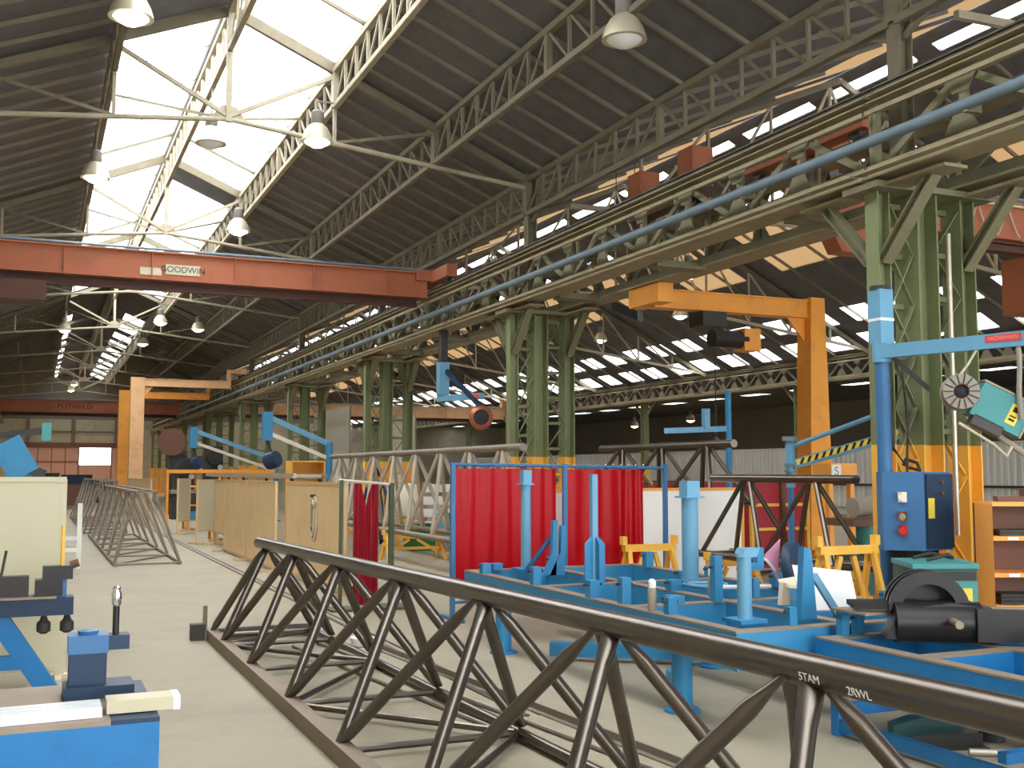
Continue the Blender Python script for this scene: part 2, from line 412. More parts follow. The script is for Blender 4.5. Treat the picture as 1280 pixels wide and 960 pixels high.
# ================================================================== LATTICE PURLINS
SPAN = {0: 'short of the cabinet column', 1: 'between cabinet column and red-curtain column', 2: 'between red-curtain column and white-board column'}
def span_label(base, k): return base+', '+SPAN.get(k, 'beyond the white-board column')
def lattice(x, ztop, depth, label, group, y0=9.3-10.2, nsp=9, cells=14, m='roof_steel', hidden_first=True):
    L = 10.2; t = thing('lattice_purlin', label, 'purlin', (x, y0, ztop-depth), group)
    zt, zb = ztop-.03, ztop-depth
    part('top_chord', B().angle((x, y0+.05, zt), (x, y0+L-.05, zt), .1), m, t)
    part('bottom_chord', B().angle((x, y0+.05, zb), (x, y0+L-.05, zb), .09), m, t)
    st = (L-.1)/cells
    for i in range(cells+1):
        y = y0+.05+i*st
        heavy = i in (0, cells//2, cells)
        part('vertical', B().beam((x, y, zb), (x, y, zt), .05 if not heavy else .1, .05 if not heavy else .1), m, t)
    for i in range(cells):
        a, b = y0+.05+i*st, y0+.05+(i+1)*st
        p, q = ((x, a, zb), (x, b, zt)) if i < cells//2 else ((x, a, zt), (x, b, zb))
        part('diagonal', B().beam(p, q, .03, .045), m, t)
    for k in range(1, nsp): copy_tree(t, shift=(0, L*k, 0), label=span_label(label, k))
    t['label'] = span_label(label, 0)
lattice(RX+1.95, zm(RX+1.95)-.11, .72, 'glazing-edge lattice purlin above the lit lamps', 'purlins along the glazing edge', m='pale_steel')
lattice(6.95, zm(6.95)-.11, .72, 'mid-slope lattice purlin under dark roof sheets', 'purlins halfway down the slope')
lattice(8.92, zm(8.92)-.11, .72, 'eaves lattice purlin above the runway girder', 'eaves purlins')
lattice(RX-1.95, zm(RX-1.95)-.11, .6, 'lattice purlin at the far glazing edge', 'purlins along the far glazing edge')
lattice(RX, RZ-.1, .75, 'ridge lattice purlin under the glazing', 'ridge purlins', m='pale_steel')

# main roof frames: rafters, cambered tie, king post and struts
def roof_frame(y):
    t = thing('roof_truss', 'slender roof truss with cambered tie rod and king post under the glazing', 'roof truss', (RX, y, 7.4), 'roof trusses of the craned bay')
    for s in (-1, 1):
        xe = RX+s*5.9
        part('principal_rafter', B().beam((RX, y, RZ-.14), (xe, y, zm(xe)-.14), .1, .14), 'roof_steel', t)
        part('tie', B().tube((RX, y, 8.05), (xe, y, 7.42), .045, 10), 'pale_steel', t)
        for dx in (1.95, 3.95):
            xx = RX+s*dx
            part('hanger', B().beam((xx, y, zm(xx)-.2), (xx, y, 8.05-.63*dx/5.9), .06, .06), 'pale_steel', t)
        part('strut', B().beam((RX, y, 8.1), (RX+s*1.95, y, zm(RX+1.95)-.25), .07, .07), 'pale_steel', t)
        part('strut', B().beam((RX+s*1.95, y, 7.86), (RX+s*3.95, y, zm(RX+3.95)-.25), .05, .06), 'roof_steel', t)
        part('wind_brace', B().beam((RX, y+.1, 8.08), (RX+s*1.9, y+2.6, zm(RX+1.9)-.3), .035, .05), 'pale_steel', t)
    part('king_post', B().beam((RX, y, 8.0), (RX, y, RZ-.2), .1, .1), 'pale_steel', t)
    part('gusset', B().prism([(RX-.35, y-.01, 8.02), (RX+.35, y-.01, 8.02), (RX+.12, y-.01, 8.3), (RX-.12, y-.01, 8.3)], (0, .02, 0)), 'pale_steel', t)
    return t
OVER = {1: 'over the cabinet column', 2: 'over the red-curtain column', 3: 'over the white-board column'}
f0 = roof_frame(FY[1]); FL = 'slender roof truss with cambered tie and king post '
for k in range(2, 10): copy_tree(f0, shift=(0, FY[k]-FY[1], 0), label=FL+OVER.get(k, 'far down the craned bay'))
f0['label'] = FL+OVER[1]

def roof_frame2(y):
    t = thing('roof_truss', 'rust-tinged roof truss with zigzag webs over the further bay', 'roof truss', (R2X, y, 7), 'roof trusses of the further bay')
    xs = [9.9+i*(26.9-9.9)/10 for i in range(11)]
    def zl(x): return 7.0-(x-9.9)*.055+ (1.0-abs(x-R2X)/9)*.7
    for i in range(10):
        part('bottom_chord', B().beam((xs[i], y, zl(xs[i])), (xs[i+1], y, zl(xs[i+1])), .08, .1), 'pale_steel', t)
    part('top_chord', B().beam((9.9, y, z2(9.9)-.15), (R2X, y, R2Z-.15), .1, .14), 'roof_steel', t)
    part('top_chord', B().beam((R2X, y, R2Z-.15), (26.9, y, z2(26.9)-.15), .1, .14), 'roof_steel', t)
    for i in range(1, 10):
        x = xs[i]
        part('vertical', B().beam((x, y, zl(x)), (x, y, z2(x)-.2), .06, .06), 'pale_steel', t)
        xn = xs[i+1] if x < R2X else xs[i-1]
        part('diagonal', B().beam((x, y, zl(x)), (xn, y, z2(xn)-.2), .05, .06), 'pale_steel', t)
    return t
g0 = roof_frame2(FY[1])
FL2 = 'rust-tinged further-bay roof truss with zigzag webs '
for k in range(2, 10): copy_tree(g0, shift=(0, FY[k]-FY[1], 0), label=FL2+{2: 'level with the red-curtain column', 3: 'level with the white-board column'}.get(k, 'far down the bay'))
g0['label'] = FL2+'level with the cabinet column'

# ================================================================== COLUMNS
PX = (8.6, 9.15, 9.8)
def column(y, label, group=None, lace=True):
    t = thing('steel_column', label, 'column', (9.2, y, 0), group)
    cm = 'column_paint'
    part('base_plate', B().box((8.4, y-.3, 0), (10.05, y+.3, .04)), cm, t)
    part('post', B().ibeam((PX[0], y, .04), (PX[0], y, 4.85), .2, .18, .018, (1,0,0)), cm, t)
    part('post', B().ibeam((PX[1], y, .04), (PX[1], y, 4.85), .38, .3, .02, (1,0,0)), cm, t)
    part('post', B().ibeam((PX[2], y, .04), (PX[2], y, 4.85), .3, .22, .02, (1,0,0)), cm, t)
    for (a, b, n, cross) in ((PX[0]+.08, PX[1]-.15, 8, True), (PX[1]+.15, PX[2]-.1, 9, False)):
        st = 4.6/n
        for i in range(n):
            z0, z1 = .12+i*st, .12+(i+1)*st
            for yy in ((y-.1,) if not cross else (y-.09,)):
                if cross or i % 2 == 0: part('lacing', B().beam((a, yy, z0), (b, yy, z1), .012, .06, (0,1,0)), cm, t)
                if cross or i % 2 == 1: part('lacing', B().beam((b, yy+.015, z0), (a, yy+.015, z1), .012, .06, (0,1,0)), cm, t)
            part('batten', B().beam((a, y+.08, z1), (b, y+.08, z1), .05, .06), cm, t)
    part('cap', B().box((8.35, y-.28, 4.83), (10.1, y+.28, 4.9)), 'khaki', t)
    for s in (-1, 1):
        for x in (PX[0], PX[2]):
            part('knee_brace', B().ibeam((x, y+s*.1, 4.05), (x, y+s*.85, 4.86), .14, .12, .014), 'khaki', t)
            part('bracket_plate', B().box((x-.16, y+s*.3 if s > 0 else y-1.15, 4.84), (x+.16, y+1.15 if s > 0 else y-.3, 4.875)), 'ledge', t)
    part('upper_post', B().ibeam((9.0, y, 4.9), (9.0, y, 7.72), .2, .2, .02, (1,0,0)), 'roof_steel', t)
    for s in (-1, 1):
        part('upper_brace', B().beam((9.0, y+s*.08, 6.7), (8.95, y+s*1.3, 7.25), .06, .07), 'roof_steel', t)
        part('upper_brace', B().beam((8.97, y+s*.08, 6.2), (8.6, y+s*1.0, 5.9), .06, .07), 'khaki', t)
    return t
col0 = column(FY[1], 'green laced steel column with yellow foot, carrying the electrical box and wire feeder', 'laced steel columns')
COLLAB = {2: 'green laced steel column with yellow foot rising behind the red welding curtain',
          3: 'green laced steel column standing in front of the tall white boards'}
for k in range(2, 10):
    copy_tree(col0, shift=(0, FY[k]-FY[1], 0), label=COLLAB.get(k, 'distant green laced steel column beyond the tan screens'), group='laced steel columns' if k < 4 else 'distant laced columns')
del col0['group']

# slim columns of the next column row
def slim_col(y):
    t = thing('steel_column', 'slim pale green column under the far runway girder', 'column', (27, y, 0), 'columns of the far row')
    part('shaft', B().ibeam((27, y, 0), (27, y, 5.1), .3, .3, .025), 'column_paint', t)
    part('knee_brace', B().beam((27, y-.1, 4.3), (27, y-.9, 5.05), .1, .12), 'khaki', t)
    part('knee_brace', B().beam((27, y+.1, 4.3), (27, y+.9, 5.05), .1, .12), 'khaki', t)
    part('upper_post', B().beam((27.1, y, 5.9), (27.1, y, 6.0), .2, .2), 'khaki', t)
    return t
s0 = slim_col(22.1)
for k in range(1, 6): copy_tree(s0, shift=(0, 11.6*k, 0))

# ================================================================== RUNWAY GIRDERS
def girder(x, y0, label, group, zb=5.0, zt=5.92, L=10.2, npan=8, m='khaki', face=-1):
    t = thing('runway_girder', label, 'girder', (x, y0, zb-.05), group)
    a, b = y0+.02, y0+L-.02
    part('bottom_flange', B().box((x-.2, a, zb-.05), (x+.2, b, zb-.02)), 'ledge', t)
    part('bottom_chord', B().beam((x+face*.14, a, zb+.05), (x+face*.14, b, zb+.05), .02, .13), 'ledge', t)
    part('bottom_chord', B().beam((x-face*.14, a, zb+.05), (x-face*.14, b, zb+.05), .02, .13), m, t)
    part('flange_ledge', B().box((x+face*.3-.06, a, zb-.02), (x+face*.3+.06, b, zb)), 'ledge', t)
    part('mid_rail', B().beam((x+face*.16, a, zt-.2), (x+face*.16, b, zt-.2), .03, .05), 'ledge', t)
    part('top_chord', B().ibeam((x, a, zt-.03), (x, b, zt-.03), .28, .1, .016), 'ledge', t)
    part('crane_rail', B().ibeam((x, a, zt+.09), (x, b, zt+.09), .07, .1, .02), 'rail_steel', t)
    st = (L-.04)/npan
    for i in range(npan+1):
        y = a+i*st
        part('vertical', B().beam((x, y, zb), (x, y, zt-.08), .09, .06), m, t)
        if 0 < i < npan:
            part('gusset', B().prism([(x+face*.06, y-.28, zb+.1), (x+face*.06, y+.28, zb+.1), (x+face*.06, y+.1, zb+.36), (x+face*.06, y-.1, zb+.36)], (.014, 0, 0)), m, t)
            part('gusset', B().prism([(x+face*.06, y-.26, zt-.1), (x+face*.06, y+.26, zt-.1), (x+face*.06, y+.1, zt-.34), (x+face*.06, y-.1, zt-.34)], (.014, 0, 0)), m, t)
    for i in range(npan):
        p, q = a+i*st, a+(i+1)*st
        if i % 2: part('diagonal', B().beam((x, p, zt-.1), (x, q, zb+.05), .05, .08), m, t)
        else: part('diagonal', B().beam((x, p, zb+.05), (x, q, zt-.1), .05, .08), m, t)
    for i in range(2): part('splice_plate', B().box((x+face*.16-.015, a+3.3+i*3.4-.25, zb-.01), (x+face*.16+.015, a+3.3+i*3.4+.25, zb+.11)), m, t)
    return t
ga = girder(8.6, FY[0], 'khaki runway girder behind the blue-grey pipe', 'runway girders on the craned bay side')
gb = girder(9.8, FY[0], 'runway girder on the further-bay side of the columns', 'runway girders on the further bay side', face=1)
GL = (ga['label'], gb['label'])
ga['label'] = span_label(GL[0], 0); gb['label'] = span_label(GL[1], 0)
for k in range(1, 9):
    copy_tree(ga, shift=(0, 10.2*k, 0), label=span_label(GL[0], k)); copy_tree(gb, shift=(0, 10.2*k, 0), label=span_label(GL[1], k))
gc = girder(27.0, 10.5, 'rusty lattice girder along the far side of the further bay', 'far lattice girders', zb=5.1, zt=5.92, L=11.6, npan=14, m='roof_steel')
for k in range(1, 6): copy_tree(gc, shift=(0, 11.6*k, 0))
# cross batten plates between the two girders
for k in range(1, 8):
    for j in range(3):
        y = FY[k]+1.7+j*3.4
        solo('tie_plate', B().beam((8.75, y, 4.92), (9.65, y, 4.92), .3, .05).beam((8.75, y, 4.98), (9.65, y, 4.98), .06, .1), 'khaki', 'steel tie plate bridging the paired runway girders', 'tie plate', (9.2, y, 4.9), 'tie plates between girders')
tp = thing('conduit_pipe', 'long blue-grey pipe running along the face of the runway girder', 'pipe', (8.32, 4, 5.33))
part('pipe', B().tube((8.32, 2, 5.33), (8.32, 94, 5.33), .062, 14), 'pipe_blue', tp)
for i in range(24): part('clip', B().box((8.3, 4+i*3.7, 5.25), (8.5, 4.06+i*3.7, 5.41)), 'khaki', tp)
solo('handrail', B().tube((9.2, 4, 6.05), (9.2, 92, 6.05), .03, 8), 'ledge', 'thin pale rail running between the paired runway girders', 'handrail', (9.2, 4, 6.05))
for k in range(1, 8):
    for j in range(3):
        y = FY[k]+1.7+j*3.4
        solo('rail_stanchion', B().beam((9.2, y, 5.03), (9.2, y, 6.02), .05, .05), 'ledge', 'upright stanchion holding the thin rail between the runway girders', 'stanchion', (9.2, y, 5.03), 'rail stanchions')
struct('trim_runway_left', B().ibeam((-2.55, YB, 5.86), (-2.55, YE, 5.86), .25, .4, .025), 'khaki')

# ================================================================== OVERHEAD CRANES
def bridge_crane(y, x0, x1, zt, zb, label, words, tx, size, m='crane_brown', zlow=.2, plate=True):
    t = thing('overhead_crane', label, 'overhead crane', ((x0+x1)/2, y, zb-zlow))
    part('bridge_girder', B().box((x0, y-.18, zb), (x1, y+.18, zt)), m, t)
    part('top_flange', B().box((x0, y-.26, zt), (x1, y+.26, zt+.035)), m, t)
    part('bottom_flange', B().box((x0, y-.26, zb-.04), (x1, y+.26, zb)), m, t)
    part('lower_rail', B().ibeam((x0+.4, y+.0, zb-.04-zlow/2), (x1-.2, y, zb-.04-zlow/2), .2, zlow, .025), 'crane_under', t)
    part('conduit', B().tube((x0, y-.22, zt+.08), (x1, y-.22, zt+.08), .03, 8), 'pipe_blue', t)
    for i in range(6):
        xx = x0+1+(x1-x0-2)*i/5
        part('stiffener', B().box((xx-.01, y-.25, zb), (xx+.01, y-.18, zt)), m, t)
    for sgn, xe in ((-1, x0), (1, x1)):
        xr = xe+sgn*.22
        ec = part('end_carriage', B().box((xr-.13, y-1.3, 6.17), (xr+.13, y+1.3, 6.45)).box((min(xe-sgn*.3, xr), y-.3, 6.2), (max(xe-sgn*.3, xr), y+.3, 6.45)).box((xe-.2 if sgn > 0 else xe, y-.2, zb), (xe if sgn > 0 else xe+.2, y+.2, 6.3)), m, t)
        for q in (-1, 1): part('wheel', B().tube((xr-.05, y+q*1.05, 6.175), (xr+.05, y+q*1.05, 6.175), .11, 16), 'dark_steel', ec)
    if plate:
        pl = part('name_plate', B().box((tx-size*2.0, y-.2, (zt+zb)/2-size*.62-.06), (tx+size*2.0, y-.185, (zt+zb)/2+size*.6-.06)), 'plaque', t)
        text_mesh('lettering', words, size, 'plaque_ink', pl, (tx, y-.203, (zt+zb)/2-.06), (1,0,0), (0,0,1))
    else: text_mesh('lettering', words, size, 'plaque_ink', t, (tx, y-.183, (zt+zb)/2), (1,0,0), (0,0,1))
    return t
cr = bridge_crane(24.2, -2.32, 8.38, 6.38, 5.84, 'brown overhead travelling crane with a pale name plate', 'GOODWIN', 2.8, .18)
part('load_plate', B().box((1.92, 24.0, 5.9), (2.36, 24.015, 6.06)), 'plaque', cr)
part('trolley', B().box((-.9, 23.8, 5.2), (.1, 24.6, 5.6)), 'crane_under', cr)
bridge_crane(70, -2.32, 8.2, 5.95, 5.28, 'distant brown overhead crane lettered in dark capitals', 'POTAIN D', 2.1, .42, plate=False)
c3_ = bridge_crane(12.0, 10.03, 26.78, 5.78, 5.26, 'red-brown crane of the further bay with looped festoon cable', '', 15, .1, zlow=.15, plate=False)
for i in range(6):
    xa = 12.2+i*.62; pts = [(xa+.6*u/10, 11.76, 5.72-.5*math.sin(PI*u/10)) for u in range(11)]
    part('festoon_cable', B().path(pts, .014, 6), 'cable_pale', c3_)
part('festoon_track', B().beam((10, 11.76, 5.75), (26, 11.76, 5.75), .03, .04), 'cable_pale', c3_)
part('crane_cab', B().box((14.2, 11.7, 4.2), (15.4, 12.6, 5.1)), 'crane_brown', c3_)
part('end_bracket', B().prism([(10.06, 11.85, 5.22), (11.4, 11.85, 5.22), (11.2, 11.85, 4.8), (10.3, 11.85, 4.8)], (0, .3, 0)), 'crane_brown', c3_)
t = thing('winch_trolley', 'brick-red twin-drum winch trolley parked on the further-bay rail', 'winch', (9.8, 15.6, 6.06))
part('frame', B().box((9.66, 14.5, 6.17), (9.94, 16.7, 6.36)), 'crane_under', t)
for y in (14.75, 16.4):
    part('winch_housing', B().box((9.6, y-.22, 6.36), (10.0, y+.22, 7.0)), 'crane_brown', t)
    part('wheel', B().tube((9.75, y, 6.17), (9.85, y, 6.17), .11, 14), 'dark_steel', t)
t = thing('unit_heater', 'dark box heater hung on rods in the further bay', 'heater', (12.2, 21.5, 5.1))
part('casing', B().prism([(11.8, 21.2, 5.35), (12.3, 20.9, 5.1), (12.75, 21.4, 5.15), (12.3, 21.8, 5.4)], (0, 0, .22)), 'dark_steel', t)
for x, y in ((12.0, 21.3), (12.55, 21.4)): part('rod', B().tube((x, y, 5.4), (x, y, z2(x)-.05), .012, 6), 'dark_steel', t)
bridge_crane(62.0, 10.03, 26.78, 5.6, 5.0, 'orange-brown crane far down the further bay', '', 15, .1, m='gantry_tan', plate=False)

# ================================================================== HALF-GANTRIES
def half_gantry(y, xleg, xend, z, m, label, lw=.5, taper=1.0, hoist=False, low=None):
    t = thing('half_gantry', label, 'gantry crane', (xleg, y, 0))
    s = 1 if xend > xleg else -1
    part('beam', B().ibeam((xleg, y, z-.17), (xend, y, z-.17), .28, .34, .03), m, t)
    part('beam_web_cover', B().box((min(xleg, xend), y-.1, z-.32), (max(xleg, xend), y+.1, z-.02)), m, t)
    part('leg', B().prism([(xleg-lw/2*taper, y-.2, .28), (xleg+lw/2*taper, y-.2, .28), (xleg+lw/2, y-.2, z+.04), (xleg-lw/2, y-.2, z+.04)], (0, .4, 0)), m, t)
    if low: part('leg_wrap', B().box((xleg-lw/2-.01, y-.21, .3), (xleg+lw/2+.01, y+.21, 1.6)), low, t)
    fb = part('foot_bogie', B().box((xleg-.16, y-1.1, .12), (xleg+.16, y+1.1, .32)), m, t)
    for q in (-.85, .85): part('wheel', B().tube((xleg-.06, y+q, .13), (xleg+.06, y+q, .13), .13, 14), 'dark_steel', fb)
    part('knee_gusset', B().prism([(xleg+s*lw/2, y-.02, z-.34), (xleg+s*(lw/2+.4), y-.02, z-.34), (xleg+s*lw/2, y-.02, z-.8)], (0, .04, 0)), m, t)
    if hoist: part('end_carriage', B().box((xend-.15, y-.5, z-.3), (xend+.15, y+.5, z+.03)), m, t)
    else:
        ec = part('end_carriage', B().box((8.47, y-.6, 6.15), (8.73, y+.6, 6.4)).box((8.0, y-.15, 6.2), (8.6, y+.15, 6.38)).box((7.95, y-.12, z-.2), (8.12, y+.12, 6.38)), m, t)
        for q in (-.45, .45): part('wheel', B().tube((8.55, y+q, 6.16), (8.65, y+q, 6.16), .1, 14), 'dark_steel', ec)
    if hoist:
        xh = xleg+(xend-xleg)*.66
        h = part('hoist_trolley', B().box((xh-.25, y-.22, z-.62), (xh+.25, y+.22, z-.36)), 'dark_steel', t)
        part('hoist_drum', B().tube((xh-.1, y-.25, z-.85), (xh+.6, y-.25, z-.85), .16, 14), 'black_steel', t)
        part('motor', B().box((xh+.5, y-.4, z-1.05), (xh+.85, y-.05, z-.65)), 'gantry_orange', t)
        part('chain', B().tube((xh, y-.2, z-2.6), (xh, y-.2, z-.9), .012, 6), 'dark_steel', t)
        part('hook', B().lathe([(.0, 0), (.07, .03), (.09, .1), (.05, .18), (.0, .22)], (xh, y-.2, z-2.8)), 'brown_disc', t)
    return t
half_gantry(50.5, 4.07, 8.1, 5.85, 'gantry_tan', 'tan half-gantry crane with a tall square leg beside the tan screens', .58, low='gantry_tan')
half_gantry(57.0, 4.0, 8.1, 5.72, 'gantry_orange', 'yellow-orange half-gantry crane standing behind the tan one', .55, low='orange_box')
half_gantry(16.2, 13.3, 9.8, 4.91, 'gantry_orange', 'bright orange half-gantry crane with tapered leg in the further bay', .32, 1.7, hoist=True)
fr = thing('floor_rail', 'steel rail groove set in the concrete floor beside the tan screens', 'rail', (3.2, 8, 0))
part('rail', B().box((3.18, 7, 0), (3.22, 94, .012)), 'rail_steel', fr)
part('rail', B().box((3.29, 7, 0), (3.31, 94, .010)), 'rail_steel', fr)

# ================================================================== HIGH-BAY LAMPS
def lamp(x, y, z, ztop, label, group=None, lit='bulb', power=90, xb=None):
    t = thing('high_bay_lamp', label, 'lamp', (x, y, z), group)
    part('reflector', B().lathe([(.30, 0), (.295, .02), (.26, .14), (.19, .27), (.11, .34), (.10, .345), (.18, .265), (.25, .13), (.285, .01)], (x, y, z), n=24), 'lamp_shell', t)
    part('ballast', B().lathe([(.1, .33), (.12, .36), (.12, .56), (.08, .6), (.02, .62)], (x, y, z), n=16), 'lamp_cap', t)
    if xb is not None: part('bracket_arm', B().beam((x, y, ztop), (xb, y, ztop), .03, .03), 'lamp_cap', t)
    if ztop > z+.65: part('suspension_rod', B().tube((x, y, z+.6), (x, y, ztop), .014, 8), 'lamp_cap', t)
    part('bulb', B().lathe([(.0, -.11), (.1, -.09), (.2, -.03), (.27, .03), (.2, .1), (.05, .2)], (x, y, z), n=18), lit if lit else 'white', t)
    if lit and power:
        ld = bpy.data.lights.new('lamp_light', 'SPOT'); ld.energy = power*2; ld.shadow_soft_size = .12
        ld.spot_size = math.radians(150); ld.spot_blend = .6
        ld.color = (1, .93, .8) if lit == 'bulb' else (1, .7, .35)
        lo = bpy.data.objects.new('lamp_light', ld); COL.objects.link(lo); lo.parent = t; lo.location = (0, 0, -.16)
    return t
g = 'high bay lamps beside the glazing'
for x, y in ((4.6, 19.4), (4.55, 27.6), (4.55, 46.2), (4.55, 54.2)): lamp(x, y, 7.8, 8.58, 'glowing bell-shaped high bay lamp hung beside the glazing-edge purlin', g, xb=4.95)
for x, y in ((1.0, 15.1), (.97, 23.9), (1.0, 50.7)): lamp(x, y, 7.85, 8.6, 'glowing bell-shaped high bay lamp under the far edge of the glazing', 'high bay lamps under the far glazing edge')
lamp(6.9, 12.0, 7.35, 8.0, 'unlit tan bell-shaped lamp hung from the purlin halfway down the roof', lit=None)
lamp(2.95, 21.3, 8.1, 9.2, 'pale unlit bell lamp silhouetted against the roof glazing', lit=None)
lamp(6.2, 47.3, 7.75, 8.2, 'distant high bay lamp hung low on the right-hand roof slope', power=60)
for x, y in ((2.4, 83), (2.35, 89)): lamp(x, y, 7.9, zm(x), 'warm orange glowing lamp far down the hall', 'warm far lamps', 'bulb_warm', 900)
for x, y in ((22.0, 40.5), (21.2, 33.0), (17, 26)): lamp(x, y, 7.3, 8.6, 'glowing lamp hung in the further bay', 'lamps of the further bay', power=120)
for x, y in ((34, 52), (35, 60)): lamp(x, y, 4.6, 6.0, 'small glowing lamp in the dark bay beyond the partition', 'lamps beyond the partition', 'bulb_warm', 250)

# ================================================================== TRIANGULAR TUBE TRUSSES
def crimped(p, q, r, n=12):                     # tube whose upper end is pressed flat
    p, q = V(p), V(q); m = B(); _, _, a, b = m.frame(p, q); rings = []
    for f, sa, sb in ((0, 1.2, .5), (.07, 1, 1), (.86, 1, 1), (.95, 1.25, .55), (1, 1.3, .4)):
        c = p.lerp(q, f); rings.append([c+a*math.cos(2*PI*k/n)*r*sa+b*math.sin(2*PI*k/n)*r*sb for k in range(n)])
    vs = [x for g_ in rings for x in g_]; k_ = len(rings)
    fs = [(i*n+k, i*n+(k+1) % n, (i+1)*n+(k+1) % n, (i+1)*n+k) for i in range(k_-1) for k in range(n)]
    return m.add(vs, fs+[tuple(range(n-1, -1, -1)), tuple(range((k_-1)*n, k_*n))])
def tri_truss(t, Lf, Rf, Tf, bn, tn, r_top, r_d, mt, md, rect=False, r_b=.03, ladder=True, diag_fancy=False, yend=None):
    y0, y1 = yend
    part('top_chord', B().tube(Tf(y0), Tf(y1), r_top, 18), mt, t)
    if rect: part('bottom_chord', B().beam(Lf(y0), Lf(y1), .1, .11), 'raw_flat', t)
    else: part('bottom_chord', B().tube(Lf(y0), Lf(y1), r_b, 12), mt, t)
    part('bottom_chord', B().tube(Rf(y0), Rf(y1), r_b, 12), mt, t)
    for T in tn:
        near = sorted(bn, key=lambda v: abs(v-T))[:2]
        for yb in near:
            for F in (Lf, Rf):
                p = V(F(yb)); q = V(Tf(T+(yb-T)*.08)); p.z += .05 if rect else 0
                q = q+(p-q).normalized()*r_top*.7
                part('diagonal', crimped(p, q, r_d) if diag_fancy else B().tube(p, q, r_d, 8), md, t)
    if ladder:
        for i, yb in enumerate(bn):
            part('cross_bar', B().tube(Lf(yb), Rf(yb), r_d*.62, 8), mt, t)
            if i+1 < len(bn): part('floor_diagonal', B().tube(Lf(yb) if i % 2 else Rf(yb), Rf(bn[i+1]) if i % 2 else Lf(bn[i+1]), r_d*.62, 8), mt, t)

BIG = thing('lattice_truss', 'long dark steel tube truss lying on the floor with chalk marks on its top tube', 'truss', (2.2, 6, 0))
bL = lambda y: (1.70+(11.4-y)*.003, y, .055)
bR = lambda y: (2.72+(11.4-y)*.03, y, .05)
bT = lambda y: (2.17+(11.4-y)*.03, y, .965+(11.4-y)*.008)
bnodes = [11.36, 10.66, 9.29, 7.81, 6.39, 5.0, 3.68, 2.38, 1.1]
tnodes = [11.1, 9.97, 8.55, 7.1, 5.7, 4.34, 3.03, 1.75]
tri_truss(BIG, bL, bR, bT, bnodes, tnodes, .057, .036, 'tube_steel', 'tube_steel', rect=True, r_b=.035, diag_fancy=True, yend=(11.45, .7))
part('end_block', B().box((1.5, 11.42, 0), (1.64, 11.56, .16)), 'dark_steel', BIG)
part('end_lug', B().box((1.62, 11.45, .1), (1.66, 11.5, .34)), 'raw_flat', BIG)
part('end_bar', B().beam((1.66, 11.44, .06), (2.74, 11.44, .06), .06, .1), 'tube_steel', BIG)
for y in (3.03,):
    p = bT(y)
    text_mesh('chalk_mark', '5TAM', .04, 'white', BIG, (p[0]-.0588, 2.93, p[2]-.012), (.03, -1, -.008), (-.2, 0, 1), .0006)
    text_mesh('chalk_mark', '2RWL', .04, 'white', BIG, (p[0]-.0538, 2.7, p[2]-.02), (.03, -1, -.008), (-.3, 0, 1), .0006)
# loose rods on the floor along the truss
solo('steel_rod', B().tube((2.35, 10.6, .018), (3.25, 3.2, .018), .016, 8), 'tube_dull', 'thin bare steel rod lying aslant under the chalk-marked truss', 'rod', (2.8, 7, 0), 'rods under the truss')
solo('steel_rod', B().tube((2.6, 10.9, .018), (3.5, 3.6, .018), .016, 8), 'tube_dull', 'thin bare steel rod lying aslant under the chalk-marked truss', 'rod', (3.05, 7, 0), 'rods under the truss')
solo('angle_bar', B().angle((3.02, 10.8, .03), (3.55, 4.2, .03), .05), 'tube_dull', 'steel angle bar on the floor beside the chalk-marked truss', 'bar', (3.3, 8, 0))

def flat_truss(xl, xr, xa, xb, z, y0, y1, label):
    t = thing('lattice_truss', label, 'truss', ((xl+xr)/2, y0, 0), 'bare tube trusses standing along the aisle')
    n = int((y1-y0)/1.9); ys = [y0+.03+(y1-y0-.06)*i/n for i in range(n+1)]
    for x in (xl, xr): part('bottom_chord', B().tube((x, y0, .035), (x, y1, .035), .032, 10), 'tube_dull', t)
    for x in (xa, xb): part('top_chord', B().beam((x, y0, z), (x, y1, z), .05, .05), 'tube_dull', t)
    for i, y in enumerate(ys):
        part('cross_bar', B().tube((xl, y, .035), (xr, y, .035), .02, 8), 'tube_dull', t)
        part('top_bar', B().beam((xa, y, z+.01), (xb, y, z-.01), .06, .04), 'raw_flat', t)
        for a, b in ((xl, xa), (xr, xb)):
            part('diagonal', B().tube((a, y, .04), (b, min(y+.35, y1), z), .026, 8), 'tube_dull', t)
            if i < n: part('diagonal', B().tube((a, y, .04), (b, ys[i+1], z), .024, 8), 'tube_dull', t)
        if i < n: part('floor_diagonal', B().tube((xl, y, .035), (xr, ys[i+1], .035), .018, 8), 'tube_dull', t)
flat_truss(1.38, 2.52, 1.74, 2.06, 1.33, 20.9, 31.0, 'bare tube truss standing on the aisle floor, its open end by the floor rail')
flat_truss(1.30, 2.40, 1.73, 2.12, 1.44, 32.0, 44.0, 'bare tube truss further up the aisle beyond its twin')

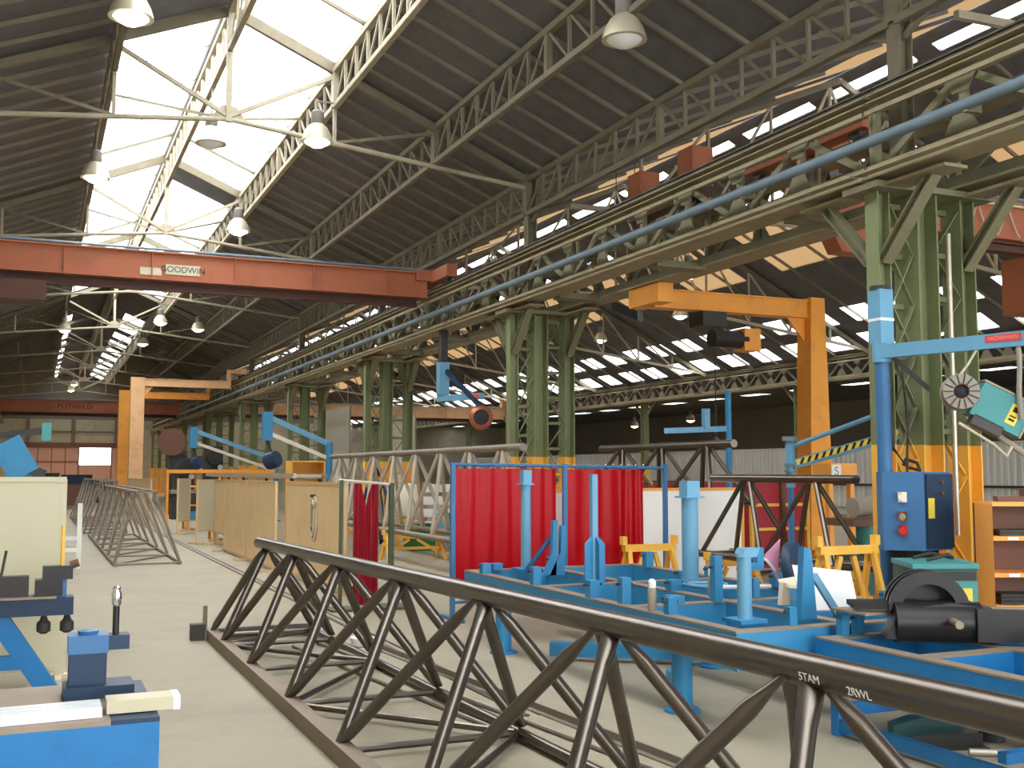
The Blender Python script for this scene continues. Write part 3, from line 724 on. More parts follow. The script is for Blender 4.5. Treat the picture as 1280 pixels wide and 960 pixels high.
def raised_truss(x, y0, y1, zt, zb, hw, rt, mt, md, label, pitch=1.45, stands='yellow'):
    t = thing('lattice_truss', label, 'truss', (x, (y0+y1)/2, zb-.05))
    n = max(2, int(round((y1-y0)/pitch))); bn = [y0+.1+(y1-y0-.2)*i/n for i in range(n+1)]
    tn = [(bn[i]+bn[i+1])/2 for i in range(n)]
    tri_truss(t, lambda y: (x-hw, y, zb), lambda y: (x+hw, y, zb), lambda y: (x, y, zt), bn, tn, rt, rt*.62, mt, md, r_b=rt*.9, ladder=False, yend=(y0, y1))
    for yb in bn[::2]: part('cross_bar', B().tube((x-hw, yb, zb), (x+hw, yb, zb), rt*.5, 8), mt, t)
    return t
def trestle(x, y, z, wx, dy, m, label, group=None, rz=0):
    t = thing('trestle', label, 'trestle', (x, y, 0), group)
    part('top_rail', B().beam((x-wx/2, y, z-.04), (x+wx/2, y, z-.04), .09, .08), m, t)
    for sx in (-1, 1):
        for sy in (-1, 1):
            part('leg', B().beam((x+sx*(wx/2-.06), y+sy*.03, z-.06), (x+sx*(wx/2-.02), y+sy*dy/2, 0), .05, .05), m, t)
        part('foot_bar', B().beam((x+sx*(wx/2-.03), y-dy/2*.6, .3), (x+sx*(wx/2-.03), y+dy/2*.6, .3), .04, .05), m, t)
        part('end_stop', B().box((x+sx*wx/2-.03, y-.04, z), (x+sx*wx/2+.03, y+.04, z+.1)), m, t)
    part('stretcher', B().beam((x-wx/2+.05, y+.02, z*.45), (x+wx/2-.05, y+.02, z*.45), .04, .05), m, t)
    for s in (-1, 1): part('brace', B().beam((x+s*(wx/2-.1), y+.01, z*.3), (x+s*.08, y+.01, z-.1), .04, .05), m, t)
    return t
raised_truss(6.8, 15.0, 26.6, 2.08, .56, .42, .06, 'tube_dull', 'tube_bright', 'tall tube truss with silvery diagonals raised on trestles behind the red curtain')
for y in (15.8, 20.2, 25.8): trestle(6.8, y, .49, 1.2, .5, 'yellow', 'low yellow trestle under the silvery truss', 'low yellow trestles')
raised_truss(9.45, 13.3, 17.4, 2.12, 1.25, .35, .06, 'tube_steel', 'tube_steel', 'dark tube truss raised high between the columns beyond the white screen', 1.3)
for y in (13.9, 16.8): trestle(9.45, y, 1.18, .95, .5, 'dark_steel', 'tall dark trestle under the raised dark truss', 'tall dark trestles')
t4 = raised_truss(7.98, 9.05, 11.7, 1.62, .68, .26, .05, 'tube_steel', 'tube_steel', 'short dark tube truss beside the blue jib post', 1.3)
part('end_post', B().beam((7.98, 10.3, .7), (7.98, 10.3, 1.6), .05, .05), 'tube_steel', t4)
for y in (9.4, 11.3): trestle(7.98, y, .62, .75, .4, 'yellow', 'yellow trestle under the short dark truss', 'trestles under the short truss')

# ================================================================== TAN SCREENS ALONG THE FLOOR RAIL
def screen(x0, y0, x1, y1, z0, z1, m, me, label, group=None, feet=True, name='welding_screen', cat='screen', fr=.04):
    p, q = V((x0, y0, 0)), V((x1, y1, 0)); d = (q-p).normalized(); L = (q-p).length
    t = thing(name, label, cat, (x0, y0, 0), group)
    part('board', B().beam(p+V((0,0,(z0+z1)/2)), q+V((0,0,(z0+z1)/2)), .03, z1-z0-.02), m, t)
    part('frame_rail', B().beam(p+V((0,0,z1)), q+V((0,0,z1)), .05, fr), me, t)
    part('frame_rail', B().beam(p+V((0,0,z0)), q+V((0,0,z0)), .05, fr), me, t)
    for e in (p+d*.02, q-d*.02):
        part('frame_stile', B().beam(e+V((0,0,.02 if feet else z0)), e+V((0,0,z1)), .05, fr), me, t)
        if feet: part('foot', B().beam(e+V((-d.y, d.x, 0))*.25+V((0,0,.02)), e-V((-d.y, d.x, 0))*.25+V((0,0,.02)), .05, .04), me, t)
    return t
G = 'tan screens along the floor rail'
s1 = screen(3.95, 14.65, 3.86, 18.0, .08, 1.53, 'tan_board', 'tan_edge', 'tan welding screen with a looped pale hose hanging on it')
hp = [(3.92-.04, 16.2+.14*math.sin(a), 1.0+.33*math.cos(a)) for a in [2*PI*i/24 for i in range(25)]]
hs = thing('hose', 'pale hose looped over the tan screen', 'hose', (3.88, 16.2, .65))
part('loop', B().path(hp, .018, 8), 'cable_pale', hs)
part('loop', B().path([(p[0]-.03, 16.2+(p[1]-16.2)*.7, 1.02+(p[2]-1.02)*.85) for p in hp], .018, 8), 'cable_pale', hs)
part('hook', B().box((3.82, 16.17, 1.32), (3.95, 16.23, 1.36)), 'dark_steel', hs)
screen(3.82, 18.7, 3.80, 21.3, .06, 1.52, 'tan_board', 'tan_edge', 'broad tan welding screen with pale wear spots at its seam', G)
screen(3.80, 21.35, 3.78, 23.9, .06, 1.52, 'tan_board', 'tan_edge', 'broad tan welding screen standing edge to edge with its neighbour', G)
screen(4.0, 24.2, 3.95, 26.4, .3, 1.5, 'tan_board', 'tan_edge', 'tan welding screen set back behind the orange frames', G)
screen(3.55, 26.6, 4.15, 27.2, .3, 1.5, 'beige_board', 'tan_edge', 'narrow tan welding screen turned across the rail beside the orange legs', G)
screen(3.6, 30.8, 4.1, 32.2, .35, 1.5, 'beige_board', 'tan_edge', 'narrow pale tan screen turned across the rail by the dark machines', G)
screen(3.4, 36.0, 3.3, 44.0, .1, 1.45, 'tan_board', 'tan_edge', 'long tan screen at the foot of the half-gantry legs', G)
for y, zt in ((24.9, 1.1), (28.2, 1.35), (33.6, 1.3)):
    t = thing('orange_rack', 'orange steel rack standing between the tan screens', 'rack', (4.35, y, 0), 'orange racks behind the screens')
    for sx in (-.3, .3):
        for sy in (-.4, .4): part('post', B().beam((4.45+sx, y+sy, 0), (4.45+sx, y+sy, zt), .07, .07), 'gantry_orange', t)
    for z in (.25, .7, zt-.05): part('shelf', B().box((4.1, y-.45, z), (4.8, y+.45, z+.04)), 'gantry_orange', t)
    k = 0
    for z in (.29, .74):
        for dy in (-.25, .2):
            k += 1
            solo('parts_bin', B().prism([(4.2, y+dy-.16, z), (4.7, y+dy-.16, z), (4.7, y+dy-.16, z+.26), (4.3, y+dy-.16, z+.26), (4.2, y+dy-.16, z+.14)], (0, .32, 0)), ('blue', 'blue_dark', 'dark_steel', 'red')[k-1], 'open-fronted parts bin on an orange rack', 'bin', (4.45, y+dy, z), 'parts bins on the racks')
t = thing('roller_conveyor', 'long roller table with a pale rail above the tan screens', 'conveyor', (4.75, 25, 0))
part('rail', B().beam((4.95, 22.4, 1.62), (4.95, 35.0, 1.62), .06, .1), 'tube_bright', t)
part('rail', B().beam((5.6, 22.4, 1.62), (5.6, 35.0, 1.62), .06, .1), 'tube_dull', t)
for i in range(26): part('roller', B().tube((4.97, 22.7+i*.48, 1.6), (5.58, 22.7+i*.48, 1.6), .05, 10), 'tube_bright', t)
for y in (22.8, 28.6, 34.6):
    for x in (4.98, 5.57): part('leg', B().beam((x, y, 0), (x, y, 1.6), .07, .07), 'dark_steel', t)

# small red curtain on a pole, green post
t = thing('curtain_pole', 'slim cream pole on a dark green post holding a narrow red curtain', 'pole', (4.15, 13.2, 0))
part('post', B().beam((4.15, 13.2, .03), (4.15, 13.2, 1.56), .06, .06), 'green_post', t)
part('post', B().beam((3.5, 13.2, .03), (3.5, 13.2, 1.6), .04, .04), 'green_post', t)
part('base', B().box((3.95, 12.95, 0), (4.35, 13.45, .03)), 'green_post', t)
part('base', B().box((3.35, 13.0, 0), (3.65, 13.4, .03)), 'green_post', t)
part('pole', B().tube((3.46, 13.2, 1.6), (4.17, 13.2, 1.54), .018, 8), 'cable_pale', t)
def drape(x0, x1, y, z0, z1, folds, amp, topfn=None, nz=10, ph=0.):
    m = B(); nx = folds*8
    vs = []
    for sgn in (0, .008):
        for j in range(nz+1):
            for i in range(nx+1):
                u = i/nx; v = j/nz; zt = z1 if topfn is None else topfn(u)
                a = amp*(1.0-.45*v)
                vs.append((x0+(x1-x0)*u, y+sgn+a*math.sin(2*PI*folds*u+ph+.5*math.sin(5*u+2*v)), z0+(zt-z0)*v))
    n = nx+1; off = n*(nz+1)
    fs = []
    for j in range(nz):
        for i in range(nx):
            a = j*n+i; fs.append((a, a+1, a+n+1, a+n)); fs.append((off+a, off+a+n, off+a+n+1, off+a+1))
    for i in range(nx): fs.append((i, off+i, off+i+1, i+1)); k = nz*n+i; fs.append((k, k+1, off+k+1, off+k))
    for j in range(nz): a = j*n; fs.append((a, a+n, off+a+n, off+a)); b = a+nx; fs.append((b, off+b, off+b+n, b+n))
    return m.add(vs, fs)
solo('red_curtain', drape(3.66, 3.98, 13.2, .05, 1.5, 4, .03, lambda u: 1.55-.28*max(0, 1-abs(u-.5)*5), 14), 'curtain_dull', 'narrow dull red curtain strip hanging from the cream pole', 'curtain', (3.8, 13.2, .05))

# ================================================================== RED WELDING CURTAINS ON THE BLUE FRAME
t = thing('curtain_stand', 'slim blue tube frame carrying the bright red welding curtains', 'curtain frame', (5.9, 11.8, 0))
for x in (4.45, 5.9, 7.32):
    part('post', B().beam((x, 11.8, .03), (x, 11.8, 1.8), .05, .05), 'blue_dark', t)
    part('foot', B().box((x-.04, 11.5, 0), (x+.04, 12.1, .04)), 'blue_dark', t)
part('top_rail', B().tube((4.42, 11.8, 1.79), (7.35, 11.8, 1.75), .02, 10), 'blue_dark', t)
part('low_rail', B().beam((4.47, 11.8, .2), (5.88, 11.8, .2), .03, .03), 'blue_dark', t)
for i in range(24):
    x = 4.52+i*.108
    if abs(x-5.9) < .05 or x > 7.05: continue
    part('ring', B().path([(x, 11.8+.028*math.cos(a), 1.765+.028*math.sin(a)) for a in [2*PI*k/8 for k in range(9)]], .004, 5), 'chrome', t)
solo('red_curtain', drape(4.49, 5.38, 11.8, .28, 1.74, 4, .018), 'curtain_red', 'glossy red welding curtain at the end of the frame nearest the tan screens', 'curtain', (4.9, 11.8, .28))
solo('red_curtain', drape(5.30, 5.80, 11.83, .28, 1.74, 3, .016, ph=1.), 'curtain_red', 'glossy red welding curtain hanging beside the slim gap in the middle of the frame', 'curtain', (5.55, 11.8, .28))
solo('red_curtain', drape(5.94, 6.66, 11.8, .28, 1.73, 3, .02, ph=2.), 'curtain_red', 'glossy red welding curtain just past the middle post of the frame', 'curtain', (6.3, 11.8, .28))
solo('red_curtain', drape(6.6, 7.02, 11.83, .28, 1.73, 3, .025, ph=.6), 'curtain_red', 'glossy red welding curtain bunched next to the white screen', 'curtain', (6.8, 11.8, .28))
screen(7.5, 12.9, 9.3, 12.9, .1, 1.46, 'white_board', 'orange_box', 'bright white screen board with a thin orange frame', None)
screen(5.75, 12.9, 7.45, 12.9, .1, 1.46, 'white_board', 'orange_box', 'white screen board mostly hidden behind the red curtains', None)

# ================================================================== BLUE WELDING FIXTURE TABLES
def channel(t, p, q, m='blue', h=.24, wd=.1, edge=True):
    r = part('rail', B().beam(V(p)-V((0,0,h/2+.012)), V(q)-V((0,0,h/2+.012)), wd, h), m, t)
    if edge: part('machined_edge', B().beam(V(p)-V((0,0,.006)), V(q)-V((0,0,.006)), wd+.004, .012), 'table_edge', r)
Z1 = .68
T1 = thing('fixture_table', 'long blue steel welding fixture frame bristling with posts and clamps', 'work table', (5.2, 8.3, 0))
for x in (4.2, 5.1, 6.15): channel(T1, (x, 5.85, Z1), (x, 10.65, Z1))
for y in (5.9, 7.3, 8.9, 10.6): channel(T1, (4.25, y, Z1-.001), (6.1, y, Z1-.001))
for x, y in ((4.28, 6.7), (4.1, 9.5), (5.55, 6.95), (5.5, 8.1), (6.1, 9.8)):
    lg = part('leg', B().tube((x, y, .02), (x, y, Z1-.2), .075, 16), 'blue', T1)
    part('foot_plate', B().tube((x, y, 0), (x, y, .02), .13, 16), 'blue', lg)
part('leg_beam', B().beam((4.35, 9.0, .1), (5.5, 8.2, .1), .12, .12), 'blue', T1)
part('leg_beam', B().beam((4.35, 6.75, .16), (4.75, 7.6, .08), .08, .08), 'blue', T1)
# tall posts
def round_post(x, y, z1, r, cap=True, name='fixture_post'):
    p = part(name, B().tube((x, y, Z1), (x, y, z1), r, 20), 'blue_light', T1)
    part('post_flange', B().box((x-r*2.2, y-r*2.2, Z1), (x+r*2.2, y+r*2.2, Z1+.025)), 'blue', p)
    if cap:
        part('post_head', B().box((x-r*.9, y-r*.9, z1), (x+r*.9, y+r*.9, z1+.14)).box((x-r*1.3, y-r*1.3, z1-.015), (x+r*1.3, y+r*1.3, z1)), 'blue_light', p)
round_post(4.72, 10.35, 1.58, .052)
round_post(5.47, 8.4, 1.48, .075)
p = part('fixture_post', B().beam((4.6, 8.62, Z1), (4.6, 8.62, 1.68), .055, .055), 'blue_light', T1)
part('flared_plate', B().prism([(4.5, 8.6, Z1), (4.7, 8.6, Z1), (4.7, 8.6, 1.06), (4.64, 8.6, 1.12), (4.56, 8.6, 1.12), (4.5, 8.6, 1.06)], (0, .015, 0)), 'blue', p)
part('flared_plate', B().prism([(4.6, 8.52, Z1), (4.6, 8.72, Z1), (4.6, 8.72, 1.06), (4.6, 8.66, 1.12), (4.6, 8.58, 1.12), (4.6, 8.52, 1.06)], (.015, 0, 0)), 'blue', p)
round_post(4.47, 6.2, 1.12, .05, False)
part('post_tip', B().prism([(4.42, 6.15, 1.12), (4.54, 6.15, 1.12), (4.54, 6.25, 1.12), (4.42, 6.25, 1.12)], (.03, 0, .06)), 'blue_light', T1)
part('post_rod', B().tube((4.32, 6.2, 1.14), (4.47, 6.2, 1.13), .008, 8), 'chrome', T1)
p = part('fixture_post', B().prism([(4.88, 6.12, Z1), (5.02, 6.12, Z1), (4.98, 6.12, 1.16), (4.92, 6.12, 1.18)], (0, .06, 0)), 'blue', T1)
part('post_brace', B().beam((5.02, 6.15, .98), (5.24, 6.15, Z1), .03, .05), 'blue_light', p)
for dx in (0, .09):
    q = part('twin_upright', B().beam((4.74+dx, 9.75, Z1), (4.76+dx, 9.75, 1.22-dx*.6), .05, .06), 'blue', T1)
    part('web_gusset', B().prism([(4.72+dx, 9.72, Z1), (4.6+dx, 9.72, Z1), (4.72+dx, 9.72, .9)], (0, .012, 0)), 'blue', q)
part('back_brace', B().beam((4.78, 9.78, 1.1), (4.62, 10.15, Z1), .03, .04), 'blue_dark', T1)
for (x, y, h, s) in ((4.96, 7.25, .36, .07), (5.05, 7.35, .28, .05), (4.2, 10.2, .1, .09), (4.2, 9.0, .16, .08), (4.2, 7.9, .14, .09), (4.24, 7.45, .2, .08),
                     (4.22, 6.75, .12, .07), (5.1, 10.5, .12, .09), (5.6, 10.55, .14, .09), (6.1, 10.2, .16, .09), (6.1, 9.0, .1, .1), (5.1, 9.6, .08, .09),
                     (5.1, 8.1, .09, .1), (4.6, 7.3, .06, .12), (5.7, 8.9, .08, .1), (6.12, 8.0, .12, .09), (5.7, 7.3, .1, .09), (4.66, 5.95, .12, .06),
                     (6.1, 6.6, .1, .09), (4.45, 10.5, .07, .1), (4.75, 10.0, .05, .14), (5.4, 7.35, .16, .06)):
    cb = part('clamp_block', B().box((x-s/2, y-s/2, Z1), (x+s/2, y+s/2, Z1+h)), 'blue', T1)
    part('clamp_screw', B().tube((x-s*.9, y, Z1+h*.75), (x+s*.9, y, Z1+h*.75), .011, 8), 'dark_steel', cb)
for (x, y) in ((4.14, 8.3), (4.14, 7.6), (4.14, 7.35)):
    part('lifting_eye', B().path([(x-.012, y+.05*math.cos(a), .56+.05*math.sin(a)) for a in [2*PI*i/14 for i in range(15)]], .011, 6), 'blue_light', T1)
part('stop_bracket', B().box((5.1, 6.9, .95), (5.16, 6.96, 1.12)).box((5.02, 6.88, .95), (5.12, 6.98, 1.0)), 'blue', T1)
def ring_part(x, y, z, r):
    return B().path([(x+r*math.cos(a), y+r*math.sin(a), z) for a in [2*PI*i/20 for i in range(21)]], .02, 6)
part('index_ring', ring_part(5.35, 7.95, Z1+.05, .16), 'blue_light', T1)
# spray cans and small loose things on the frame
for x, y, lb in ((4.19, 6.95, 'white-capped grey spray can standing on the front rail of the fixture frame'), (5.12, 7.55, 'white-capped grey spray can on the inner rail of the fixture frame')):
    t = thing('spray_can', lb, 'spray can', (x, y, Z1))
    part('can', B().lathe([(.031, 0), (.033, .01), (.033, .15), (.026, .17), (.02, .175)], (x, y, Z1), n=16), 'spool_grey', t)
    part('cap', B().lathe([(.026, .17), (.03, .18), (.028, .22), (.012, .235)], (x, y, Z1), n=16), 'white', t)
solo('cloth_rag', B().prism([(5.3, 6.9, Z1+.16), (5.5, 6.95, Z1+.17), (5.62, 6.85, Z1+.1), (5.5, 6.8, Z1+.12), (5.34, 6.82, Z1+.13)], (0, .02, .03)).prism([(5.28, 6.85, Z1), (5.36, 6.85, Z1), (5.36, 6.85, Z1+.16), (5.3, 6.85, Z1+.17)], (0, .05, 0)), 'cream_tank', 'crumpled cream rag lying on a clamp of the fixture frame', 'rag', (5.4, 6.9, Z1))
solo('steel_tube_stub', B().tube((5.25, 7.75, Z1+.05), (5.75, 7.6, Z1+.05), .02, 10), 'white_wrap', 'short white tube lying across the fixture frame', 'tube', (5.5, 7.7, Z1))
t = thing('wire_drum', 'dark blue disc reel with a pink face leaning at the fixture frame', 'reel', (5.95, 7.55, Z1-.1))
part('disc', B().lathe([(.26, 0), (.27, .02), (.27, .06), (.26, .08)], (5.9, 7.5, .84), (.55, -.8, .2), 28), 'blue_navy', t)
part('face_paper', B().prism([(5.66, 7.56, 1.0), (5.86, 7.6, 1.13), (5.74, 7.5, .8)], (.02, .03, 0)), 'pink_drum', t)
part('rim', B().path([(5.62+.03*i, 7.53, .98-.012*i-.004*i*i) for i in range(7)], .012, 6), 'white', t)
t = thing('drawing_board', 'white drawing sheet on an orange-backed board propped on the fixture frame', 'board', (5.42, 6.52, Z1))
part('board', B().prism([(5.2, 6.5, Z1), (5.65, 6.42, Z1), (5.67, 6.52, .95), (5.19, 6.6, 1.01)], (.02, .03, 0)), 'orange_box', t)
part('sheet', B().prism([(5.2, 6.496, Z1+.004), (5.648, 6.416, Z1+.004), (5.668, 6.516, .95), (5.188, 6.596, 1.008)], (.002, .003, 0)), 'white', t)
part('support', B().beam((5.45, 6.62, .9), (5.45, 6.8, Z1), .03, .03), 'orange_box', t)
part('ledger', B().box((5.12, 6.44, Z1-.03), (6.12, 6.56, Z1)), 'blue', t)

Z2 = .63
T2 = thing('fixture_table', 'near blue steel frame table carrying the black disc fixture', 'work table', (5.6, 4.5, 0))
for x in (4.75, 5.5, 6.4): channel(T2, (x, 2.4, Z2), (x, 5.75, Z2), 'blue_deep', .2)
for y in (2.5, 3.9, 4.9, 5.7): channel(T2, (4.8, y, Z2-.001), (6.35, y, Z2-.001), 'blue_deep', .16)
for x, y in ((4.83, 5.7), (6.35, 5.7), (4.83, 2.6), (6.35, 2.6)):
    part('leg', B().beam((x, y, 0), (x, y, Z2-.15), .07, .07), 'blue_deep', T2)
part('lower_rail', B().beam((4.83, 5.7, .07), (4.83, 2.6, .07), .05, .08), 'blue_deep', T2)
part('lower_rail', B().beam((6.35, 5.7, .16), (6.35, 2.6, .16), .05, .08), 'blue_deep', T2)
part('lower_rail', B().beam((4.83, 5.7, .16), (6.35, 5.7, .16), .05, .08), 'blue_deep', T2)
part('shelf_bar', B().beam((4.83, 4.4, .16), (6.35, 4.4, .16), .06, .06), 'blue_deep', T2)
for (x, y, h, s) in ((4.9, 5.72, .16, .06), (5.05, 5.75, .14, .06), (5.5, 4.6, .1, .1), (5.5, 4.0, .12, .12), (6.0, 4.9, .08, .1), (5.9, 4.0, .14, .12), (6.4, 5.4, .1, .08)):
    cb = part('clamp_block', B().box((x-s/2, y-s/2, Z2), (x+s/2, y+s/2, Z2+h)), 'blue', T2)
    part('clamp_screw', B().tube((x-s*.9, y, Z2+h*.75), (x+s*.9, y, Z2+h*.75), .01, 8), 'dark_steel', cb)
part('top_plate', B().box((4.85, 5.45, Z2+.16), (5.25, 5.78, Z2+.175)), 'table_edge', T2)
# black disc fixture with the long dark box beam
t = thing('disc_fixture', 'black round machine fixture with twin polished arcs and a long dark box beam', 'machine', (5.3, 5.0, Z2+.01))
part('box_beam', B().beam((5.42, 5.12, Z2+.12), (7.1, 4.1, Z2+.12), .18, .2), 'black_steel', t)
part('beam_edge', B().beam((5.5, 5.06, Z2+.222), (7.1, 4.09, Z2+.222), .06, .01), 'table_edge', t)
part('hub', B().tube((5.05, 5.42, Z2+.12), (5.5, 5.15, Z2+.12), .13, 20), 'black_steel', t)
part('base_wedge', B().prism([(4.95, 5.38, Z2+.02), (5.62, 5.0, Z2+.02), (5.62, 5.0, Z2+.2), (5.3, 5.18, Z2+.25), (5.02, 5.34, Z2+.2)], (.1, .16, 0)), 'black_steel', t)
part('left_arm', B().prism([(4.85, 5.55, Z2+.19), (5.2, 5.3, Z2+.2), (5.24, 5.42, Z2+.22), (4.9, 5.68, Z2+.21)], (0, 0, .03)), 'black_steel', t)
ax = V((.855, -.52, 0)); nx_ = V((.52, .855, 0))
def half_ring(c, ro, ri, th):
    c = V(c); n = 16
    arc = [PI*i/n for i in range(n+1)]
    m = B()
    for i in range(n):
        q = [c+ax*r*math.cos(a)+V((0, 0, r*math.sin(a))) for r, a in ((ri, arc[i]), (ro, arc[i]), (ro, arc[i+1]), (ri, arc[i+1]))]
        m.prism(q, nx_*th)
    return m
for k in range(3):
    part('arc_plate', half_ring(V((5.22, 5.28, Z2+.19))+nx_*.09*k, .25, .17 if k < 2 else .05, .035), 'black_steel', t)
part('arc_cover', half_ring(V((5.30, 5.23, Z2+.19))+nx_*.3, .2, .02, .06), 'rubber', t)
part('pin', B().tube((5.28, 5.16, Z2+.14), (5.18, 5.0, Z2+.14), .025, 12), 'table_edge', t)
# scrap and tools on the lower shelf
def junk(name, mb, m, lb, cat, loc): return solo(name, mb, m, lb, cat, loc)
junk('pipe_stub', B().tube((5.63, 5.2, 0), (5.63, 5.2, .2), .08, 18), 'dark_steel', 'upright dark pipe stub on the floor under the near table', 'pipe', (5.63, 5.2, 0))
junk('steel_bar', B().tube((5.2, 4.98, .022), (5.52, 4.78, .022), .022, 10), 'tube_bright', 'short bright steel bar lying on the floor under the near table', 'bar', (5.35, 4.9, 0))
junk('crumpled_foil', B().prism([(5.6, 4.62, 0), (5.85, 4.66, 0), (5.78, 4.72, .12), (5.68, 4.66, .17)], (.03, .08, .01)), 'chrome', 'crumpled shiny sheet of foil on the floor under the near table', 'foil', (5.7, 4.65, 0))
junk('clamp_casting', B().prism([(5.1, 5.5, 0), (5.5, 5.3, 0), (5.5, 5.3, .1), (5.28, 5.42, .13), (5.1, 5.5, .07)], (.08, .14, 0)), 'teal_dark', 'dark cast clamp piece lying on the floor under the near table', 'casting', (5.3, 5.45, 0))
junk('grease_tub', B().lathe([(.09, 0), (.1, .01), (.11, .14), (.115, .15), (.1, .15)], (5.98, 5.0, 0), n=20), 'green_post', 'small dark green tub on the floor under the near table', 'tub', (5.98, 5.0, 0))
junk('timber_offcut', B().beam((5.75, 5.45, .04), (6.15, 5.25, .04), .12, .08), 'wood', 'short brown timber offcut behind the pipe stub', 'offcut', (5.95, 5.35, 0))
junk('steel_offcut', B().angle((5.0, 5.2, .04), (5.45, 5.08, .04), .08), 'dark_steel', 'dark angle steel offcut on the floor under the near table', 'offcut', (5.2, 5.15, 0))
t = thing('air_hose', 'black ridged hose hanging under the near blue table', 'hose', (5.2, 5.2, .3))
part('hose', B().path([(4.95, 5.6, .40), (5.1, 5.45, .43), (5.2, 5.3, .36), (5.32, 5.2, .34), (5.45, 5.1, .38), (5.75, 4.92, .42)], .025, 8), 'rubber', t)
part('hose_end', B().tube((4.95, 5.6, .40), (4.87, 5.65, .37), .03, 10), 'dark_steel', t)
t = thing('floor_jack', 'small grey-blue trolley jack on the floor between the blue tables', 'jack', (5.75, 6.75, 0))
part('body', B().beam((5.5, 6.85, .05), (5.85, 6.65, .05), .08, .05), 'blue_dark', t)
for q in ((5.45, 6.87), (5.9, 6.62)): part('wheel', B().tube((q[0], q[1]-.05, .035), (q[0], q[1]+.05, .035), .034, 12), 'dark_steel', t)

# ================================================================== COLUMN-SIDE EQUIPMENT (first column)
t = thing('electrical_cabinet', 'dark blue electrical cabinet with switches and a yellow label', 'cabinet', (8.1, 8.3, .9))
part('body', B().prism([(7.82, 8.50, .92), (8.10, 8.22, .92), (8.52, 8.28, .92), (8.5, 8.62, .92), (7.95, 8.72, .92)], (0, 0, .78)), 'blue_dark', t)
part('door', B().prism([(8.11, 8.205, .94), (8.515, 8.265, .94), (8.515, 8.265, 1.68), (8.11, 8.205, 1.68)], (.002, -.012, 0)), 'blue_navy', t)
part('label_plate', B().prism([(8.12, 8.19, 1.24), (8.21, 8.203, 1.24), (8.21, 8.203, 1.44), (8.12, 8.19, 1.44)], (.001, -.006, 0)), 'label_yellow', t)
n_ = V((-.7, -.7, 0))
for (z, m, r, ln) in ((1.45, 'cream_tank', .035, .05), (1.26, 'chrome', .03, .1), (1.12, 'red', .035, .08)):
    c = V((7.95, 8.36, z))+n_*.01
    part('switch', B().tube(c, c+n_*ln, r, 14).box(c-V((.03, .03, .05)), c+V((.03, .03, .05))), m, t)
for z in (1.6, 1.49): part('indicator', B().tube((8.33, 8.235, z), (8.335, 8.2, z), .02, 12), 'brown_disc', t)
part('mount', B().box((8.0, 8.35, .0), (8.4, 8.6, .92)), 'black_steel', t)
t = thing('jib_crane', 'tall blue jib post with a swinging arm bearing a red label', 'jib crane', (8.22, 8.88, 0))
part('post', B().tube((8.22, 8.88, .02), (8.22, 8.88, 3.0), .075, 18), 'blue_dark', t)
part('base', B().tube((8.22, 8.88, 0), (8.22, 8.88, .03), .15, 18), 'blue_dark', t)
part('sleeve', B().box((8.13, 8.79, 3.06), (8.31, 8.97, 3.64)), 'blue_light', t)
part('collar', B().tube((8.22, 8.88, 2.86), (8.22, 8.88, 3.08), .1, 18), 'blue_light', t)
part('top_cap', B().tube((8.22, 8.88, 3.64), (8.22, 8.88, 3.68), .11, 18), 'dark_steel', t)
part('band', B().box((8.125, 8.785, 3.3), (8.315, 8.975, 3.33)), 'white', t)
ar = part('arm', B().beam((8.16, 8.9, 2.97), (8.66, 7.2, 2.97), .08, .14), 'blue_light', t)
d_ = (V((8.66, 7.2, 0))-V((8.16, 8.9, 0))).normalized(); sd = V((d_.y, -d_.x, 0))
lp = part('label_plate', B().beam(V((8.50, 7.74, 2.99))+sd*.044, V((8.60, 7.40, 2.99))+sd*.044, .004, .07), 'label_red', t)
text_mesh('lettering', 'NEDERMAN', .055, 'label_pale', lp, V((8.55, 7.57, 2.99))+sd*.047, d_, (0, 0, 1), .001)
part('hose', B().path([(8.58+.01*math.sin(i), 7.45, 2.9-.1*i) for i in range(8)], .025, 8), 'spool_grey', t)
part('strut', B().beam((8.25, 8.75, 2.9), (8.5, 8.5, 2.55), .04, .05), 'dark_steel', t)
part('bracket', B().beam((8.22, 8.88, 2.2), (8.55, 9.2, 2.2), .08, .12), 'dark_steel', t)
part('bracket', B().beam((8.22, 8.88, 1.2), (8.55, 9.2, 1.2), .08, .12), 'dark_steel', t)
# wire feeder with its spool
t = thing('wire_feeder', 'teal wire feeder box with a big ribbed spool hung from the jib arm', 'wire feeder', (8.4, 7.75, 2.1))
ux = V((.62, -.36, -.38)).normalized(); uy = V((.5, .86, 0)).normalized(); uz = ux.cross(uy)*-1
if uz.z < 0: uz = -uz
def obox(c, a, b, c3, L, W, H):
    m = B(); c = V(c); a = a*L/2; b = b*W/2; k = c3*H/2
    return m.add([c-a-b-k, c+a-b-k, c+a+b-k, c-a+b-k, c-a-b+k, c+a-b+k, c+a+b+k, c-a+b+k], [(0,3,2,1),(4,5,6,7),(0,1,5,4),(1,2,6,5),(2,3,7,6),(3,0,4,7)])
fc = V((8.52, 7.66, 2.30))
part('case', obox(fc, ux, uy, uz, .5, .22, .34), 'teal', t)
part('lid_edge', obox(fc+uz*.18, ux, uy, uz, .52, .24, .02), 'table_edge', t)
part('end_edge', obox(fc+ux*.26, ux, uy, uz, .02, .24, .36), 'table_edge', t)
lb = part('warning_label', obox(fc+ux*.12-uy*.112, ux, uy, uz, .1, .004, .2), 'label_yellow', t)
part('warning_mark', obox(fc+ux*.12-uy*.115+uz*.05, ux, uy, uz, .05, .003, .05), 'hazard_black', lb)
part('warning_mark', obox(fc+ux*.12-uy*.115-uz*.02, ux, uy, uz, .06, .003, .015), 'hazard_black', lb)
